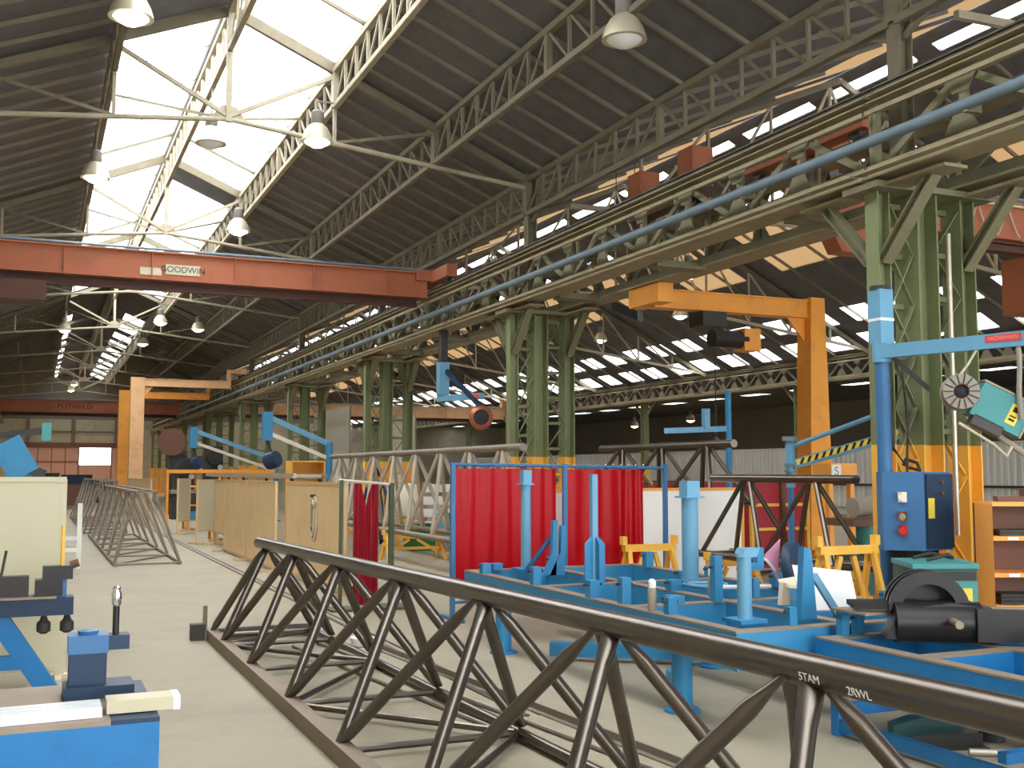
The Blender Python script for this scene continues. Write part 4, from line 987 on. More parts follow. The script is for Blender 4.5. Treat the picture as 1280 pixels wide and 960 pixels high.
part('warning_mark', obox(fc+ux*.12-uy*.115-uz*.055, ux, uy, uz, .06, .003, .02), 'hazard_black', lb)
sc_ = V((8.18, 7.80, 2.47)); sa = V((-.55, -.8, .05)).normalized()
sp = part('spool', B().lathe([(.07, -.09), (.17, -.09), (.175, -.07), (.15, -.05), (.15, .05), (.175, .06), (.17, .08), (.075, .085), (.07, .02)], sc_, sa, 28), 'spool_grey', t)
part('wire_winding', B().lathe([(.151, -.045), (.162, -.04), (.162, .045), (.151, .05)], sc_, sa, 28), 'copper', t)
part('spool_hub', B().lathe([(.0, .0), (.068, .0), (.068, .05), (.02, .07), (.0, .07)], sc_, sa, 20), 'rubber', t)
su = sa.cross(V((0,0,1))).normalized(); sv = su.cross(sa)
for i in range(14):
    a = 2*PI*i/14; e = su*math.cos(a)+sv*math.sin(a)
    part('spool_rib', B().beam(sc_+sa*.087+e*.08, sc_+sa*.087+e*.165, .012, .01), 'dark_steel', sp)
part('drive_unit', obox(fc-uz*.2-ux*.05-uy*.03, ux, uy, uz, .3, .16, .1), 'black_steel', t)
part('torch_lead', B().path([fc-uz*.22+ux*.1, fc-uz*.26+ux*.35, fc-uz*.3+ux*.6], .03, 8), 'tube_bright', t)
part('hanger', B().path([sc_+V((.0, .0, .16)), V((8.35, 7.85, 2.75)), V((8.47, 7.85, 2.9))], .012, 6), 'cable_pale', t)
part('loop_bar', B().path([sc_+V((-.08, -.05, -.3)), fc+V((-.18, -.1, -.34)), fc+V((-.02, -.1, -.45)), fc+V((.05, -.1, -.36))], .015, 8), 'cable_pale', t)
# cables on the column
cb_ = thing('hanging_cable', 'black cables drooping from the first column beside the cabinet', 'cable', (8.5, 9.0, 1.7))
part('cable', B().path([(8.42, 9.0, 2.9), (8.38, 8.95, 2.3), (8.36, 8.9, 1.95), (8.45, 8.8, 1.75), (8.62, 8.8, 1.72), (8.68, 8.9, 1.8), (8.6, 8.98, 1.84), (8.5, 8.9, 1.78)], .018, 8), 'cable', cb_)
part('cable', B().path([(8.6, 9.0, 2.9), (8.62, 8.95, 2.2), (8.5, 8.85, 1.9), (8.35, 8.7, 1.7)], .014, 8), 'cable', cb_)
solo('conduit_pipe', B().tube((9.42, 9.08, 1.0), (9.42, 9.08, 4.4), .03, 10), 'tube_bright', 'thin pale conduit clipped up the first column', 'pipe', (9.42, 9.08, 1.0))
# striped balance arm behind
t = thing('balance_arm', 'grey-blue swing arm with a black and yellow hazard stripe', 'swing arm', (8.95, 11.3, 1.5))
p0, p1 = V((9.0, 11.35, 1.86)), V((10.0, 9.55, 2.42))
part('upper_rod', B().tube(p0+V((0,0,.18)), p1+V((0,0,.32)), .03, 10), 'blue_light', t)
lo_ = part('lower_beam', B().beam(p0-V((0,0,.06)), p1-V((0,0,.06)), .06, .12), 'blue_light', t)
dd = (p1-p0); dn = V((dd.y, -dd.x, 0)).normalized()
if dn.x > 0: dn = -dn
part('hazard_strip', B().beam(p0+dd*.02-V((0,0,.05))+dn*.032, p0+dd*.98-V((0,0,.05))+dn*.032, .004, .07), 'label_yellow', lo_)
for i in range(20):
    f0_ = .04+i*.047
    part('hazard_dash', B().prism([p0+dd*f0_-V((0,0,.085))+dn*.036, p0+dd*(f0_+.02)-V((0,0,.085))+dn*.036, p0+dd*(f0_+.035)-V((0,0,.015))+dn*.036, p0+dd*(f0_+.015)-V((0,0,.015))+dn*.036], dn*.002), 'hazard_black', lo_)
part('pivot_post', B().tube((8.97, 11.4, 1.5), (8.97, 11.4, 2.12), .06, 14), 'blue_light', t)
part('pivot_cap', B().tube((8.97, 11.4, 2.1), (8.97, 11.4, 2.16), .1, 14), 'pipe_blue', t)
for z in (1.62, 1.7, 1.78): part('spring_ring', B().tube((8.97, 11.4, z), (8.97, 11.4, z+.03), .085, 14), 'pipe_blue', t)
part('boom', B().beam((8.97, 11.4, 1.63), (8.25, 12.2, 1.63), .06, .08), 'pipe_blue', t)
part('boom_label', B().beam((8.4, 12.0, 1.64), (8.27, 12.15, 1.64), .07, .05), 'label_red', t)
part('mast', B().tube((8.97, 11.4, 0), (8.97, 11.4, 1.5), .04, 12), 'blue_dark', t)
# shelf, welder, yellow trestle
t = thing('shelf_unit', 'orange-yellow shelf unit holding dark flat stock', 'shelf', (8.8, 7.2, 0))
for x, y in ((8.22, 7.5), (9.2, 7.1)): part('side_panel', B().prism([(x-.03, y-.03, 0), (x+.03, y+.03, 0), (x+.18, y+.38, 0), (x+.12, y+.32, 0)], (0, 0, 1.4)), 'orange_box', t)
for z in (.06, .42, .72, 1.06, 1.38):
    part('shelf', B().prism([(8.22, 7.5, z), (9.2, 7.1, z), (9.35, 7.45, z), (8.37, 7.85, z)], (0, 0, .04)), 'orange_box', t)
part('back_panel', B().prism([(8.37, 7.86, 0), (9.36, 7.45, 0), (9.37, 7.47, 0), (8.38, 7.88, 0)], (0, 0, 1.4)), 'brown_disc', t)
for z in (1.06, .72):
    for f in (.12, .3): part('shelf_tag', B().prism([(8.22+.98*f, 7.492-.4*f, z+.005), (8.22+.98*(f+.1), 7.492-.4*(f+.1), z+.005), (8.22+.98*(f+.1), 7.492-.4*(f+.1), z+.035), (8.22+.98*f, 7.492-.4*f, z+.035)], (-.002, -.006, 0)), 'white', t)
for i in range(3):
    z = .46+i*.035
    solo('flat_bar', B().prism([(8.32, 7.52, z), (9.1, 7.2, z), (9.2, 7.42, z), (8.42, 7.74, z)], (0, 0, .03)), 'black_steel', 'dark flat steel plate stacked in the orange shelf', 'plate', (8.7, 7.5, z), 'plates on the orange shelf')
for i in range(2):
    z = 1.1+i*.03
    solo('flat_bar', B().prism([(8.34, 7.53, z), (9.1, 7.22, z), (9.18, 7.4, z), (8.42, 7.72, z)], (0, 0, .026)), 'dark_steel', 'dark flat bar on the upper board of the orange shelf', 'plate', (8.7, 7.5, z), 'bars on the upper board')
solo('wooden_block', B().prism([(8.35, 7.55, 1.42), (9.1, 7.25, 1.42), (9.15, 7.35, 1.42), (8.4, 7.65, 1.42)], (0, 0, .05)).box((8.6, 7.45, 1.47), (8.7, 7.52, 1.54)), 'brown_disc', 'brown block on top of the orange shelf', 'block', (8.7, 7.5, 1.42))
t = thing('welding_machine', 'teal welding machine with a yellow front panel behind the black disc fixture', 'welding machine', (7.0, 7.1, 0))
part('body', B().prism([(6.72, 6.95, .06), (7.2, 6.75, .06), (7.5, 7.25, .06), (7.0, 7.5, .06)], (0, 0, .84)), 'teal_dark', t)
part('front_panel', B().prism([(6.72, 6.945, .1), (7.195, 6.747, .1), (7.195, 6.747, .8), (6.72, 6.945, .8)], (-.004, -.012, 0)), 'teal', t)
part('grille', B().prism([(6.74, 6.93, .8), (7.18, 6.745, .8), (7.18, 6.745, .87), (6.74, 6.93, .87)], (-.004, -.01, 0)), 'dark_steel', t)
part('top_frame', B().prism([(6.68, 6.93, .9), (7.2, 6.72, .9), (7.53, 7.25, .9), (7.0, 7.52, .9)], (0, 0, .04)), 'teal', t)
part('control_panel', B().prism([(6.95, 6.835, .3), (7.14, 6.757, .3), (7.14, 6.757, .74), (6.95, 6.835, .74)], (-.008, -.02, 0)), 'label_yellow', t)
part('control_insert', B().prism([(6.98, 6.8, .34), (7.04, 6.775, .34), (7.04, 6.775, .7), (6.98, 6.8, .7)], (-.004, -.008, 0)), 'brown_disc', t)
for z in (.62, .46): part('knob', B().tube((7.09, 6.76, z), (7.075, 6.72, z), .025, 12), 'hazard_black', t)
for x, y in ((6.78, 6.98), (7.2, 6.82), (7.44, 7.24), (7.02, 7.44)): part('wheel', B().tube((x, y-.02, .06), (x, y+.02, .06), .06, 12), 'rubber', t)
part('lead', B().path([(7.0, 7.1, .95), (7.15, 7.0, 1.0), (7.3, 7.1, .96), (7.2, 7.25, .99), (7.0, 7.25, .96)], .016, 8), 'cable', t)
trestle(7.4, 8.55, .97, .72, .5, 'yellow', 'yellow trestle with slanted braces beside the electrical cabinet')
trestle(6.75, 11.25, .84, .7, .5, 'yellow', 'yellow trestle in front of the red curtains')
solo('gas_bottle', B().lathe([(.1, 0), (.11, .02), (.11, .6), (.07, .7), (.03, .74), (.03, .8)], (7.55, 7.9, 0), n=20), 'dark_steel', 'dark gas bottle standing beside the yellow trestle', 'gas bottle', (7.55, 7.9, 0))

# ================================================================== FURTHER-BAY EQUIPMENT
t = thing('red_locker', 'red steel stillage with yellow frame in the further bay', 'stillage', (11.5, 15.0, 0))
part('body', B().box((10.95, 14.95, .1), (12.05, 15.6, 1.55)), 'red_locker', t)
for x in (10.93, 11.55, 12.07): part('frame_post', B().beam((x, 14.92, 0), (x, 14.92, 1.58), .06, .06), 'yellow', t)
for z in (.2, .75, 1.15): part('frame_rail', B().beam((10.93, 14.91, z), (12.07, 14.91, z), .05, .05), 'yellow', t)
t = thing('red_locker', 'wide dark red stillage standing behind the raised dark truss', 'stillage', (9.9, 18.2, 0))
part('body', B().box((10.6, 17.6, .1), (12.4, 18.4, 1.5)), 'red_locker', t)
for x in (10.58, 11.5, 12.42): part('frame_post', B().beam((x, 17.57, 0), (x, 17.57, 1.53), .06, .06), 'yellow', t)
t = thing('orange_cabinet', 'orange machine cabinet with a white square lettered S', 'cabinet', (12.05, 14.0, 0))
part('body', B().box((11.78, 13.95, 1.55), (12.32, 14.4, 1.84)), 'orange_box', t)
for x in (11.82, 12.26): part('leg', B().box((x-.04, 14.0, 0), (x+.04, 14.1, 1.55)), 'orange_box', t)
pl = part('letter_plate', B().box((11.8, 13.94, 1.6), (11.98, 13.95, 1.82)), 'white', t)
text_mesh('lettering', 'S', .2, 'spool_grey', pl, (11.89, 13.936, 1.71), (1, 0, 0), (0, 0, 1))
t = thing('grinding_machine', 'teal and grey machine tool in the further bay', 'machine', (10.8, 12.0, 0))
part('base', B().box((10.5, 11.8, 0), (11.2, 12.4, .55)), 'teal_dark', t)
part('column', B().tube((10.85, 12.1, .55), (10.85, 12.1, .95), .16, 18), 'teal', t)
part('table', B().box((10.3, 11.75, .95), (11.45, 12.4, 1.05)), 'brown_disc', t)
part('head', B().tube((10.5, 12.0, 1.2), (11.2, 12.0, 1.25), .14, 16), 'spool_grey', t)
part('wheel_guard', B().lathe([(.05, -.05), (.17, -.05), (.17, .05), (.05, .05)], (11.0, 11.85, 1.2), (0.3, -1, 0), 20), 'chrome', t)
for i, (x, y, h) in enumerate(((10.6, 20.4, 1.3), (11.6, 21.6, 1.6), (12.8, 23.0, 1.1), (14.5, 19.0, 1.2))):
    t = thing('machine_cabinet', ('squat grey machine cabinet beyond the white screen', 'tall grey-green machine cabinet in the further bay', 'low cream machine cabinet in the further bay', 'grey machine cabinet near the orange gantry leg')[i], 'machine', (x, y, 0))
    part('body', B().box((x-.5, y-.4, .08), (x+.5, y+.4, h)), ('spool_grey', 'teal_dark', 'cream_tank', 'wall_grey')[i], t)
    part('plinth', B().box((x-.46, y-.36, 0), (x+.46, y+.36, .08)), 'dark_steel', t)
    part('door', B().box((x-.42, y-.42, .2), (x+.05, y-.4, h-.15)), 'beige_board', t)
    part('panel', B().box((x+.15, y-.43, h-.45), (x+.42, y-.4, h-.15)), 'dark_steel', t)
    part('handle', B().box((x-.02, y-.45, h*.5), (x+.01, y-.42, h*.5+.12)), 'chrome', t)
# tall blue standing posts in the further bay
for (x, y, h, lb) in ((10.55, 15.0, 3.05, 'tall thin blue post standing beyond the white screen'),):
    t = thing('jib_post', lb, 'post', (x, y, 0))
    part('pole', B().tube((x, y, .02), (x, y, h), .05, 12), 'blue', t); part('base', B().tube((x, y, 0), (x, y, .03), .16, 16), 'blue', t)
    part('arm', B().beam((x, y, 2.42), (x-1.0, y+.4, 2.38), .06, .09), 'blue_light', t)
    part('arm_post', B().beam((x-.35, y+.14, 2.42), (x-.35, y+.14, 2.75), .1, .1), 'blue_light', t)
# white boards beyond
for i, (y0, y1, z) in enumerate(((44.0, 50.3, 4.45), (35.5, 38.3, 3.75))):
    screen(12.0, y0, 12.0, y1, .1, z, 'white_board', 'wall_grey', ('wide tall white board standing far behind the laced columns', 'narrow tall white board standing behind the third laced column')[i], None, name='white_board', cat='board')
# jib arms on the far left, mid jib
def arm_jib(x0, z0, x1, z1, y, label):
    t = thing('swing_jib', label, 'jib crane', (x1, y, 0))
    part('post', B().tube((x1, y, .02), (x1, y, z1+.05), .09, 14), 'blue', t)
    part('base', B().tube((x1, y, 0), (x1, y, .03), .2, 14), 'blue', t)
    part('upper_arm', B().beam((x1, y, z1), (x0, y, z0), .1, .14), 'blue_light', t)
    part('lower_arm', B().beam((x1, y, z1-.38), (x0, y, z0-.4), .08, .1), 'tube_bright', t)
    part('head', B().box((x0-.12, y-.12, z0-.6), (x0+.12, y+.12, z0+.12)), 'blue', t)
    part('feeder', B().lathe([(.0, -.16), (.2, -.16), (.22, -.1), (.22, .1), (.2, .16), (.0, .16)], (x0+.15, y, z0-1.1), (.6, -.7, .3), 18), 'blue_navy', t)
    part('feeder_hanger', B().beam((x0, y, z0-.6), (x0+.12, y, z0-.9), .05, .05), 'dark_steel', t)
arm_jib(4.91, 3.11, 7.72, 2.12, 38.0, 'blue parallel-arm jib leaning over the roller table in the distance')
arm_jib(5.37, 3.1, 6.98, 2.42, 27.6, 'blue parallel-arm jib beside the silvery truss')
t = thing('hanging_jib', 'short blue jib arm with a red tip hung under the runway girder', 'jib crane', (8.5, 23.2, 3.3))
part('drop_bracket', B().box((8.42, 23.12, 4.15), (8.58, 23.28, 4.95)), 'dark_steel', t)
part('post', B().box((8.38, 23.1, 3.45), (8.62, 23.32, 4.2)), 'blue_light', t)
part('arm', B().beam((8.42, 23.3, 3.38), (8.95, 21.9, 3.36), .1, .14), 'blue_light', t)
part('arm_tip', B().beam((8.80, 22.28, 3.37), (8.93, 21.93, 3.36), .105, .08), 'label_red', t)
part('diagonal', B().beam((8.55, 23.1, 4.0), (8.95, 21.5, 2.9), .07, .1), 'blue_navy', t)
part('spool', B().lathe([(.1, -.06), (.24, -.06), (.26, -.02), (.26, .05), (.2, .09), (.1, .09)], (8.75, 21.5, 2.86), (-.35, -.9, .1), 24), 'copper', t)
part('spool_face', B().lathe([(.0, .0), (.17, .0), (.17, .1), (.0, .1)], (8.75, 21.5, 2.86), (-.35, -.9, .1), 20), 'rubber', t)
# bins, tank, yellow cabinet behind the silvery truss
for x, y, w_, h, m, lb in ((7.75, 22.6, .62, .56, 'green_bin', 'green plastic bin behind the silvery truss'), (8.35, 22.3, .42, .68, 'bin_blue', 'pale blue bin standing on a small pallet'), (8.2, 21.0, .3, .45, 'red', 'small red bin beside the pale blue one')):
    t = thing('storage_bin', lb, 'bin', (x, y, 0)); z0 = .12 if m == 'bin_blue' else 0
    part('tub', B().prism([(x-w_/2*.9, y-.25, z0), (x+w_/2*.9, y-.25, z0), (x+w_/2, y-.27, z0+h), (x-w_/2, y-.27, z0+h)], (0, .5, 0)), m, t)
    part('rim', B().box((x-w_/2-.02, y-.29, z0+h-.04), (x+w_/2+.02, y+.26, z0+h)), m, t)
    if z0: part('pallet', B().box((x-w_/2, y-.28, .07), (x+w_/2, y+.28, .12)).box((x-w_/2, y-.28, 0), (x-w_/2+.08, y+.28, .07)).box((x+w_/2-.08, y-.28, 0), (x+w_/2, y+.28, .07)), 'wood', t)
t = thing('storage_tank', 'cream plastic tank on a stand behind the silvery truss', 'tank', (7.95, 24.2, 0))
part('tank', B().lathe([(.1, 0), (.3, .06), (.34, .16), (.34, .66), (.28, .78), (.08, .82)], (7.95, 24.2, .62), n=22), 'cream_tank', t)
for sx in (-.25, .25):
    for sy in (-.25, .25): part('leg', B().beam((7.95+sx, 24.2+sy, 0), (7.95+sx, 24.2+sy, .72), .05, .05), 'yellow', t)
t = thing('white_panel_rack', 'white slatted crate beyond the cream tank', 'crate', (9.3, 25.5, 0))
for z in (.3, .6, .9, 1.2): part('slat', B().box((8.75, 25.2, z), (10.0, 25.24, z+.2)), 'white', t)
for x in (8.8, 9.95): part('post', B().box((x-.05, 25.24, 0), (x+.05, 25.34, 1.45)), 'wood', t)
t = thing('yellow_cabinet', 'open yellow steel cabinet beyond the tan screens', 'cabinet', (6.6, 29.0, 0))
part('back_panel', B().box((6.25, 29.4, 0), (7.2, 29.45, 2.0)), 'yellow', t)
for x in (6.25, 7.15): part('side_panel', B().box((x, 28.8, 0), (x+.05, 29.4, 2.0)), 'yellow', t)
for z in (.1, .8, 1.55, 1.96): part('shelf', B().box((6.3, 28.82, z), (7.15, 29.4, z+.04)), 'yellow', t)
# far machine cluster by the gantry
t = thing('reel_stand', 'large rusty disc reel on a dark stand by the half-gantry legs', 'reel', (5.3, 45, 0))
part('disc', B().lathe([(.1, -.1), (.55, -.1), (.55, .1), (.1, .1)], (5.0, 45, 2.9), (-.3, -1, 0), 24), 'brown_disc', t)
part('stand', B().box((4.9, 45.1, 0), (5.15, 45.5, 2.8)), 'dark_steel', t)
for i, (x, y, h) in enumerate(((5.0, 41.0, 2.2), (6.4, 43.5, 2.7), (5.6, 48.0, 2.6))):
    t = thing('press_machine', 'dark workshop press with a rounded head beyond the roller table', 'machine', (x, y, 0), 'dark presses beyond the roller table')
    part('frame', B().box((x-.45, y-.4, 0), (x+.45, y+.4, h*.45)).box((x-.35, y-.1, h*.45), (x+.35, y+.4, h)), 'dark_steel', t)
    part('head', B().tube((x, y-.4, h*.85), (x, y+.1, h*.85), .3, 16), 'black_steel', t)
    part('bed', B().box((x-.5, y-.5, h*.42), (x+.5, y+.3, h*.48)), 'spool_grey', t)
    part('gauge', B().tube((x+.25, y-.13, h*.7), (x+.25, y-.1, h*.7), .1, 14), 'white', t)
t = thing('orange_barrier', 'long orange guard rail behind the tan screens', 'guard rail', (5.5, 36.5, 0))
part('rail', B().beam((3.9, 36.6, 1.72), (7.4, 36.6, 1.72), .06, .12), 'gantry_orange', t)
for x in (3.95, 5.6, 7.3): part('post', B().beam((x, 36.6, 0), (x, 36.6, 1.7), .08, .08), 'gantry_orange', t)

# ================================================================== LEFT FOREGROUND
TL = thing('sheet_bench', 'bright blue sheet-sided bench with a clamp stand at the aisle edge', 'work bench', (-.3, 4.9, 0))
part('front_panel', B().box((-1.4, 4.50, 0), (.48, 4.53, .73)), 'blue_deep', TL)
part('side_panel', B().box((.45, 4.53, 0), (.48, 5.3, .73)), 'blue_deep', TL)
part('back_panel', B().box((-1.4, 5.28, 0), (.48, 5.31, .73)), 'blue_deep', TL)
part('top_plate', B().box((-1.4, 4.50, .73), (.30, 5.32, .75)), 'table_edge', TL)
part('top_strip', B().box((.30, 4.50, .73), (.48, 5.32, .748)), 'blue_navy', TL)
cs = thing('clamp_stand', 'dark blue clamp stand with an upright chrome-tipped pin', 'clamp', (.25, 5.05, .75))
part('base', B().box((.14, 4.94, .75), (.42, 5.14, .80)), 'blue_navy', cs)
part('pillar', B().box((.16, 5.0, .80), (.31, 5.13, 1.0)), 'blue_navy', cs)
part('pillar_cap', B().box((.155, 4.995, .93), (.315, 5.135, 1.005)).lathe([(.04, 1.005), (.045, 1.02), (.02, 1.025)], (.235, 5.06, 0), n=14), 'blue_dark', cs)
part('jaw', B().box((.31, 5.0, .94), (.40, 5.1, 1.0)), 'blue_navy', cs)
part('pin', B().tube((.345, 5.04, 1.0), (.345, 5.04, 1.14), .014, 12), 'black_steel', cs)
part('pin_head', B().lathe([(.014, 0), (.02, .01), (.022, .05), (.015, .07), (.018, .08), (.012, .085)], (.345, 5.04, 1.12), n=14), 'chrome', cs)
for i in range(3):
    solo('wrapped_bar', B().beam((-1.0, 4.53+i*.055, .77+i*.002), (.27, 4.585+i*.06, .77), .05, .038), 'white_wrap', 'long bar in white wrapping lying on the blue bench', 'bar', (-.3, 4.6+i*.06, .75), 'wrapped bars on the bench')
t = thing('wrapped_box_section', 'short cream-wrapped box section at the end of the blue bench', 'bar', (.42, 4.68, .75))
part('section', B().beam((.29, 4.66, .778), (.56, 4.66, .778), .13, .05), 'beige_board', t)
part('end_fold', B().beam((.54, 4.66, .778), (.568, 4.66, .778), .134, .054), 'white_wrap', t)
# second bench further back
T3 = thing('trestle_bench', 'blue trestle bench with slanted leg and vice-like clamps', 'work bench', (-.2, 8.9, 0))
part('top_beam', B().box((-1.6, 8.8, .64), (.30, 9.0, .77)), 'blue_navy', T3)
part('top_face', B().box((-1.6, 8.78, .765), (.18, 9.02, .78)), 'table_edge', T3)
part('slanted_leg', B().beam((-.22, 8.9, .64), (.16, 8.9, .06), .1, .14), 'blue_deep', T3)
part('leg', B().beam((-1.3, 8.9, .64), (-1.3, 8.9, .02), .1, .1), 'blue_deep', T3)
part('cross_rail', B().beam((-1.3, 8.9, .3), (.02, 8.9, .3), .08, .1), 'blue_deep', T3)
part('foot', B().beam((.18, 8.4, .03), (.18, 9.4, .03), .12, .06), 'spool_grey', T3)
part('foot', B().beam((-1.3, 8.4, .03), (-1.3, 9.4, .03), .12, .06), 'spool_grey', T3)
vb = part('clamp_body', B().box((.03, 8.82, .78), (.22, 8.98, .9)).box((.08, 8.82, .9), (.29, 8.94, 1.0)), 'black_steel', T3)
part('clamp_post', B().box((.17, 8.84, .64), (.25, 8.96, .92)), 'blue_dark', vb)
part('clamp_pin', B().tube((.215, 8.88, 1.0), (.215, 8.88, 1.3), .014, 10), 'yellow', vb)
part('clamp_knob', B().tube((.27, 8.86, 1.0), (.33, 8.86, 1.02), .03, 12), 'brown_disc', vb)
part('back_block', B().box((-1.0, 8.84, .78), (-.01, 8.96, .93)), 'dark_steel', T3)
part('rod', B().tube((-.2, 8.88, .93), (-.17, 8.88, 1.12), .01, 8), 'dark_steel', T3)
for x in (.1, .26):
    part('under_knob', B().lathe([(.02, 0), (.05, .02), (.05, .08), (.03, .1), (.02, .13)], (x, 8.88, .5), n=14), 'dark_steel', T3)
screen(-1.6, 9.8, .25, 9.8, .1, 1.64, 'beige_board', 'beige_board', 'broad cream board standing behind the blue trestle bench')
solo('wooden_stake', B().box((.23, 9.86, 0), (.28, 9.9, .62)).box((.15, 9.82, 0), (.33, 9.95, .03)), 'beige_board', 'pale upright stake by the edge of the cream board', 'stake', (.25, 9.9, 0))
t = thing('marker_stand', 'white marker stand beside the aisle beyond the cream board', 'stand', (.75, 20.6, 0))
part('post', B().box((.72, 20.58, 0), (.80, 20.66, 1.15)), 'white', t)
for z in (.3, .5): part('crossbar', B().box((.35, 20.6, z), (.74, 20.64, z+.07)), 'white', t)
t = thing('wire_feeder', 'tilted blue feeder box on a swing arm behind the cream board', 'wire feeder', (-.3, 13.2, 0))
part('box', obox((-.2, 13.2, 1.85), V((.5, 0, -.87)), V((0, 1, 0)), V((.87, 0, .5)), .42, .3, .32), 'blue', t)
part('drive_unit', obox((.02, 13.15, 1.7), V((.87, 0, -.4)), V((0, 1, 0)), V((.4, 0, .87)), .2, .15, .12), 'black_steel', t)
part('arm', B().beam((-1.2, 13.2, 2.0), (.1, 13.2, 2.16), .06, .07), 'dark_steel', t)
part('arm_head', B().box((.06, 13.15, 2.05), (.16, 13.25, 2.25)), 'teal', t)
part('post', B().tube((-1.2, 13.2, 0), (-1.2, 13.2, 2.1), .07, 12), 'blue', t)
part('hanger', B().beam((-.2, 13.2, 2.1), (-.2, 13.2, 1.95), .03, .03), 'dark_steel', t)
for i, (x, y, w_, h, m) in enumerate(((.6, 62, 1.2, 1.6, 'dark_steel'), (2.2, 66, 1.6, 1.5, 'blue_navy'), (3.0, 60, .9, 1.3, 'dark_steel'), (-.3, 52, 1.0, 1.7, 'blue_dark'), (1.4, 56, 1.4, 1.1, 'brown_disc'))):
    t = thing('crate_stack', ('dark crate by the far doors', 'blue-grey crate before the bright doorway', 'small dark crate beside the far doors', 'blue crate at the far side of the aisle', 'low brown crate in the aisle beyond the trusses')[i], 'crate', (x, y, 0))
    part('box', B().box((x-w_/2, y-.5, .12), (x+w_/2, y+.5, h)), m, t)
    for dx in (-.4, .4): part('runner', B().box((x+dx*w_-.06, y-.5, 0), (x+dx*w_+.06, y+.5, .12)), 'wood', t)
    part('lid', B().box((x-w_/2-.03, y-.53, h), (x+w_/2+.03, y+.53, h+.05)), 'dark_steel', t)
solo('floor_reflection', B().lathe([(.08, 0), (.1, .01), (.12, .08), (.11, .09), (.09, .02)], (3.0, 10.45, .0), n=18), 'white', 'bright floor reflection shaped as a white dish behind the chalk-marked truss', 'tub', (3.0, 10.45, 0))  # bright reflection on the concrete, built as a small white dish

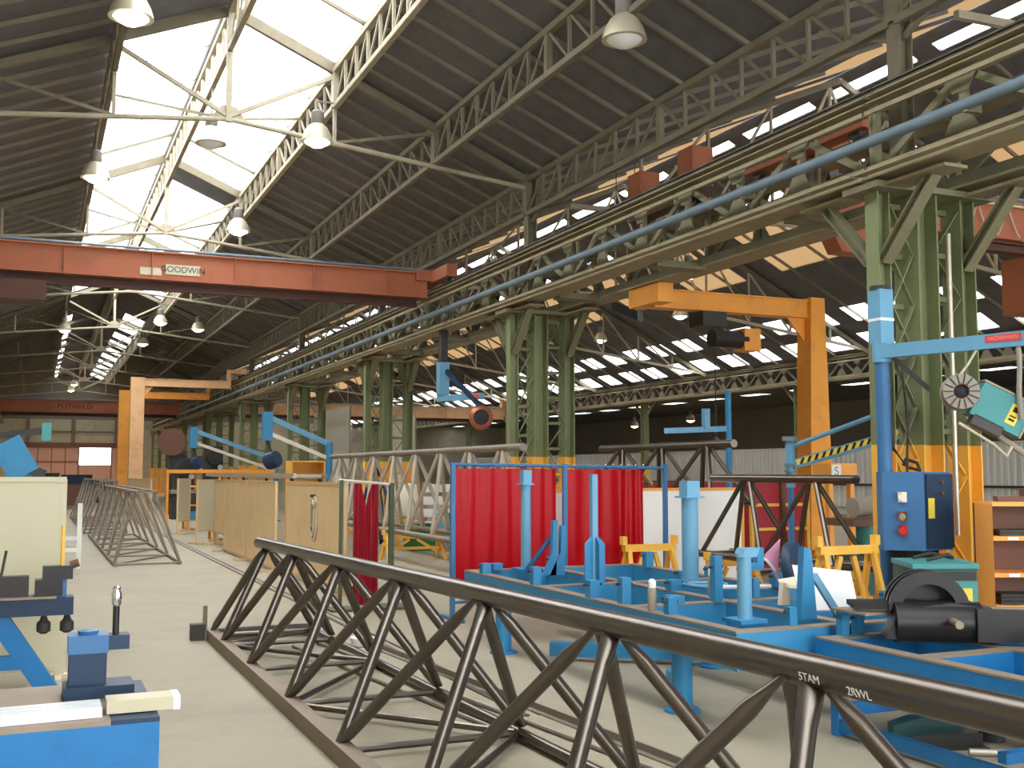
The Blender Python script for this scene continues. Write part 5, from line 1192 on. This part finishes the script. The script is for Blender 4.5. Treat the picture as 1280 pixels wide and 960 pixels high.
# ================================================================== PERSON IN BLUE OVERALLS
def person(x, y, rz):
    t = thing('person', 'person in blue overalls standing behind the silvery truss, back turned', 'person', (x, y, 0))
    def skin(name, pts, edges, m, sub=2):
        me = bpy.data.meshes.new(name); me.from_pydata([p[:3] for p in pts], edges, [])
        o = bpy.data.objects.new(name, me); COL.objects.link(o); o.parent = t
        md = o.modifiers.new('skin', 'SKIN'); o.modifiers.new('sub', 'SUBSURF').levels = sub; o.modifiers['sub'].render_levels = sub
        md.use_smooth_shade = True
        for i, p in enumerate(pts):
            me.skin_vertices[0].data[i].radius = (p[3], p[4] if len(p) > 4 else p[3])
        me.skin_vertices[0].data[0].use_root = True
        dg = bpy.context.evaluated_depsgraph_get(); ev = o.evaluated_get(dg)
        nm = bpy.data.meshes.new_from_object(ev); nm.materials.clear(); nm.materials.append(MATS[m]); nm.name = name
        nm.shade_smooth()
        o.modifiers.clear(); o.data = nm
        return o
    P = [(0, 0, .95, .15, .11), (0, 0, 1.15, .14, .10), (0, .0, 1.36, .17, .11), (0, 0, 1.46, .07, .07), (0, -.01, 1.54, .055, .06),
         (.1, 0, .88, .095), (.11, -.02, .5, .07), (.12, .02, .1, .055), (.12, -.1, .05, .045, .04),
         (-.1, 0, .88, .095), (-.11, .02, .5, .07), (-.13, .06, .1, .055), (-.14, -.06, .05, .045, .04),
         (.2, 0, 1.38, .06), (.25, -.03, 1.12, .05), (.2, -.18, .95, .04), (-.2, 0, 1.38, .06), (-.25, .02, 1.12, .05), (-.22, -.12, .92, .04)]
    E_ = [(0,1),(1,2),(2,3),(3,4),(0,5),(5,6),(6,7),(7,8),(0,9),(9,10),(10,11),(11,12),(2,13),(13,14),(14,15),(2,16),(16,17),(17,18)]
    skin('body', P, E_, 'overalls')
    def add(name, mb, m):
        me = mb.mesh(name); me.materials.append(MATS[m]); o = bpy.data.objects.new(name, me); COL.objects.link(o); o.parent = t; return o
    hd = add('head', B().lathe([(.0, -.13), (.05, -.12), (.075, -.08), (.085, -.02), (.095, .04), (.085, .09), (.05, .125), (.0, .135)], (0, -.02, 1.65), n=20).lathe([(.0, -.02), (.016, -.01), (.012, .03), (.0, .04)], (0, -.115, 1.63), n=8).lathe([(.0, -.01), (.02, 0), (.0, .01)], (.092, -.01, 1.64), (1, 0, 0), 10).lathe([(.0, -.01), (.02, 0), (.0, .01)], (-.092, -.01, 1.64), (1, 0, 0), 10), 'skin')
    add('hair', B().lathe([(.092, -.05), (.1, .03), (.092, .1), (.055, .14), (.0, .15)], (0, .0, 1.66), n=20), 'hair')
    for s in (-1, 1): add('eye', B().lathe([(.0, -.008), (.01, 0), (.0, .008)], (s*.035, -.105, 1.66), (0, 1, 0), 10), 'shoe')
    add('mouth', B().box((-.025, -.103, 1.59), (.025, -.09, 1.597)), 'brown_disc')
    for hx, hy, hz in ((.2, -.2, .93), (-.22, -.14, .9)):
        h = add('hand', B().lathe([(.0, -.04), (.03, -.03), (.04, .02), (.03, .05), (.0, .06)], (hx, hy, hz), n=12), 'skin')
        for k in range(4): add('finger', B().path([(hx-.03+.02*k, hy-.01, hz-.03), (hx-.03+.02*k, hy-.03, hz-.07), (hx-.03+.02*k, hy-.02, hz-.1-.01*(k in (1, 2)))], .009, 6), 'skin').parent = t
        add('thumb', B().path([(hx+(.035 if hx < 0 else -.035), hy, hz), (hx+(.055 if hx < 0 else -.055), hy-.02, hz-.03), (hx+(.05 if hx < 0 else -.05), hy-.03, hz-.06)], .01, 6), 'skin')
    for fx, fy in ((.12, -.06), (-.14, -.02)): add('shoe', B().prism([(fx-.05, fy-.14, 0), (fx+.05, fy-.14, 0), (fx+.05, fy+.12, 0), (fx-.05, fy+.12, 0)], (0, 0, .05)).prism([(fx-.045, fy-.04, .05), (fx+.045, fy-.04, .05), (fx+.045, fy+.11, .05), (fx-.045, fy+.11, .05)], (0, 0, .05)), 'shoe')
    t.rotation_euler = (0, 0, rz)
person(7.45, 24.9, PI*.9)
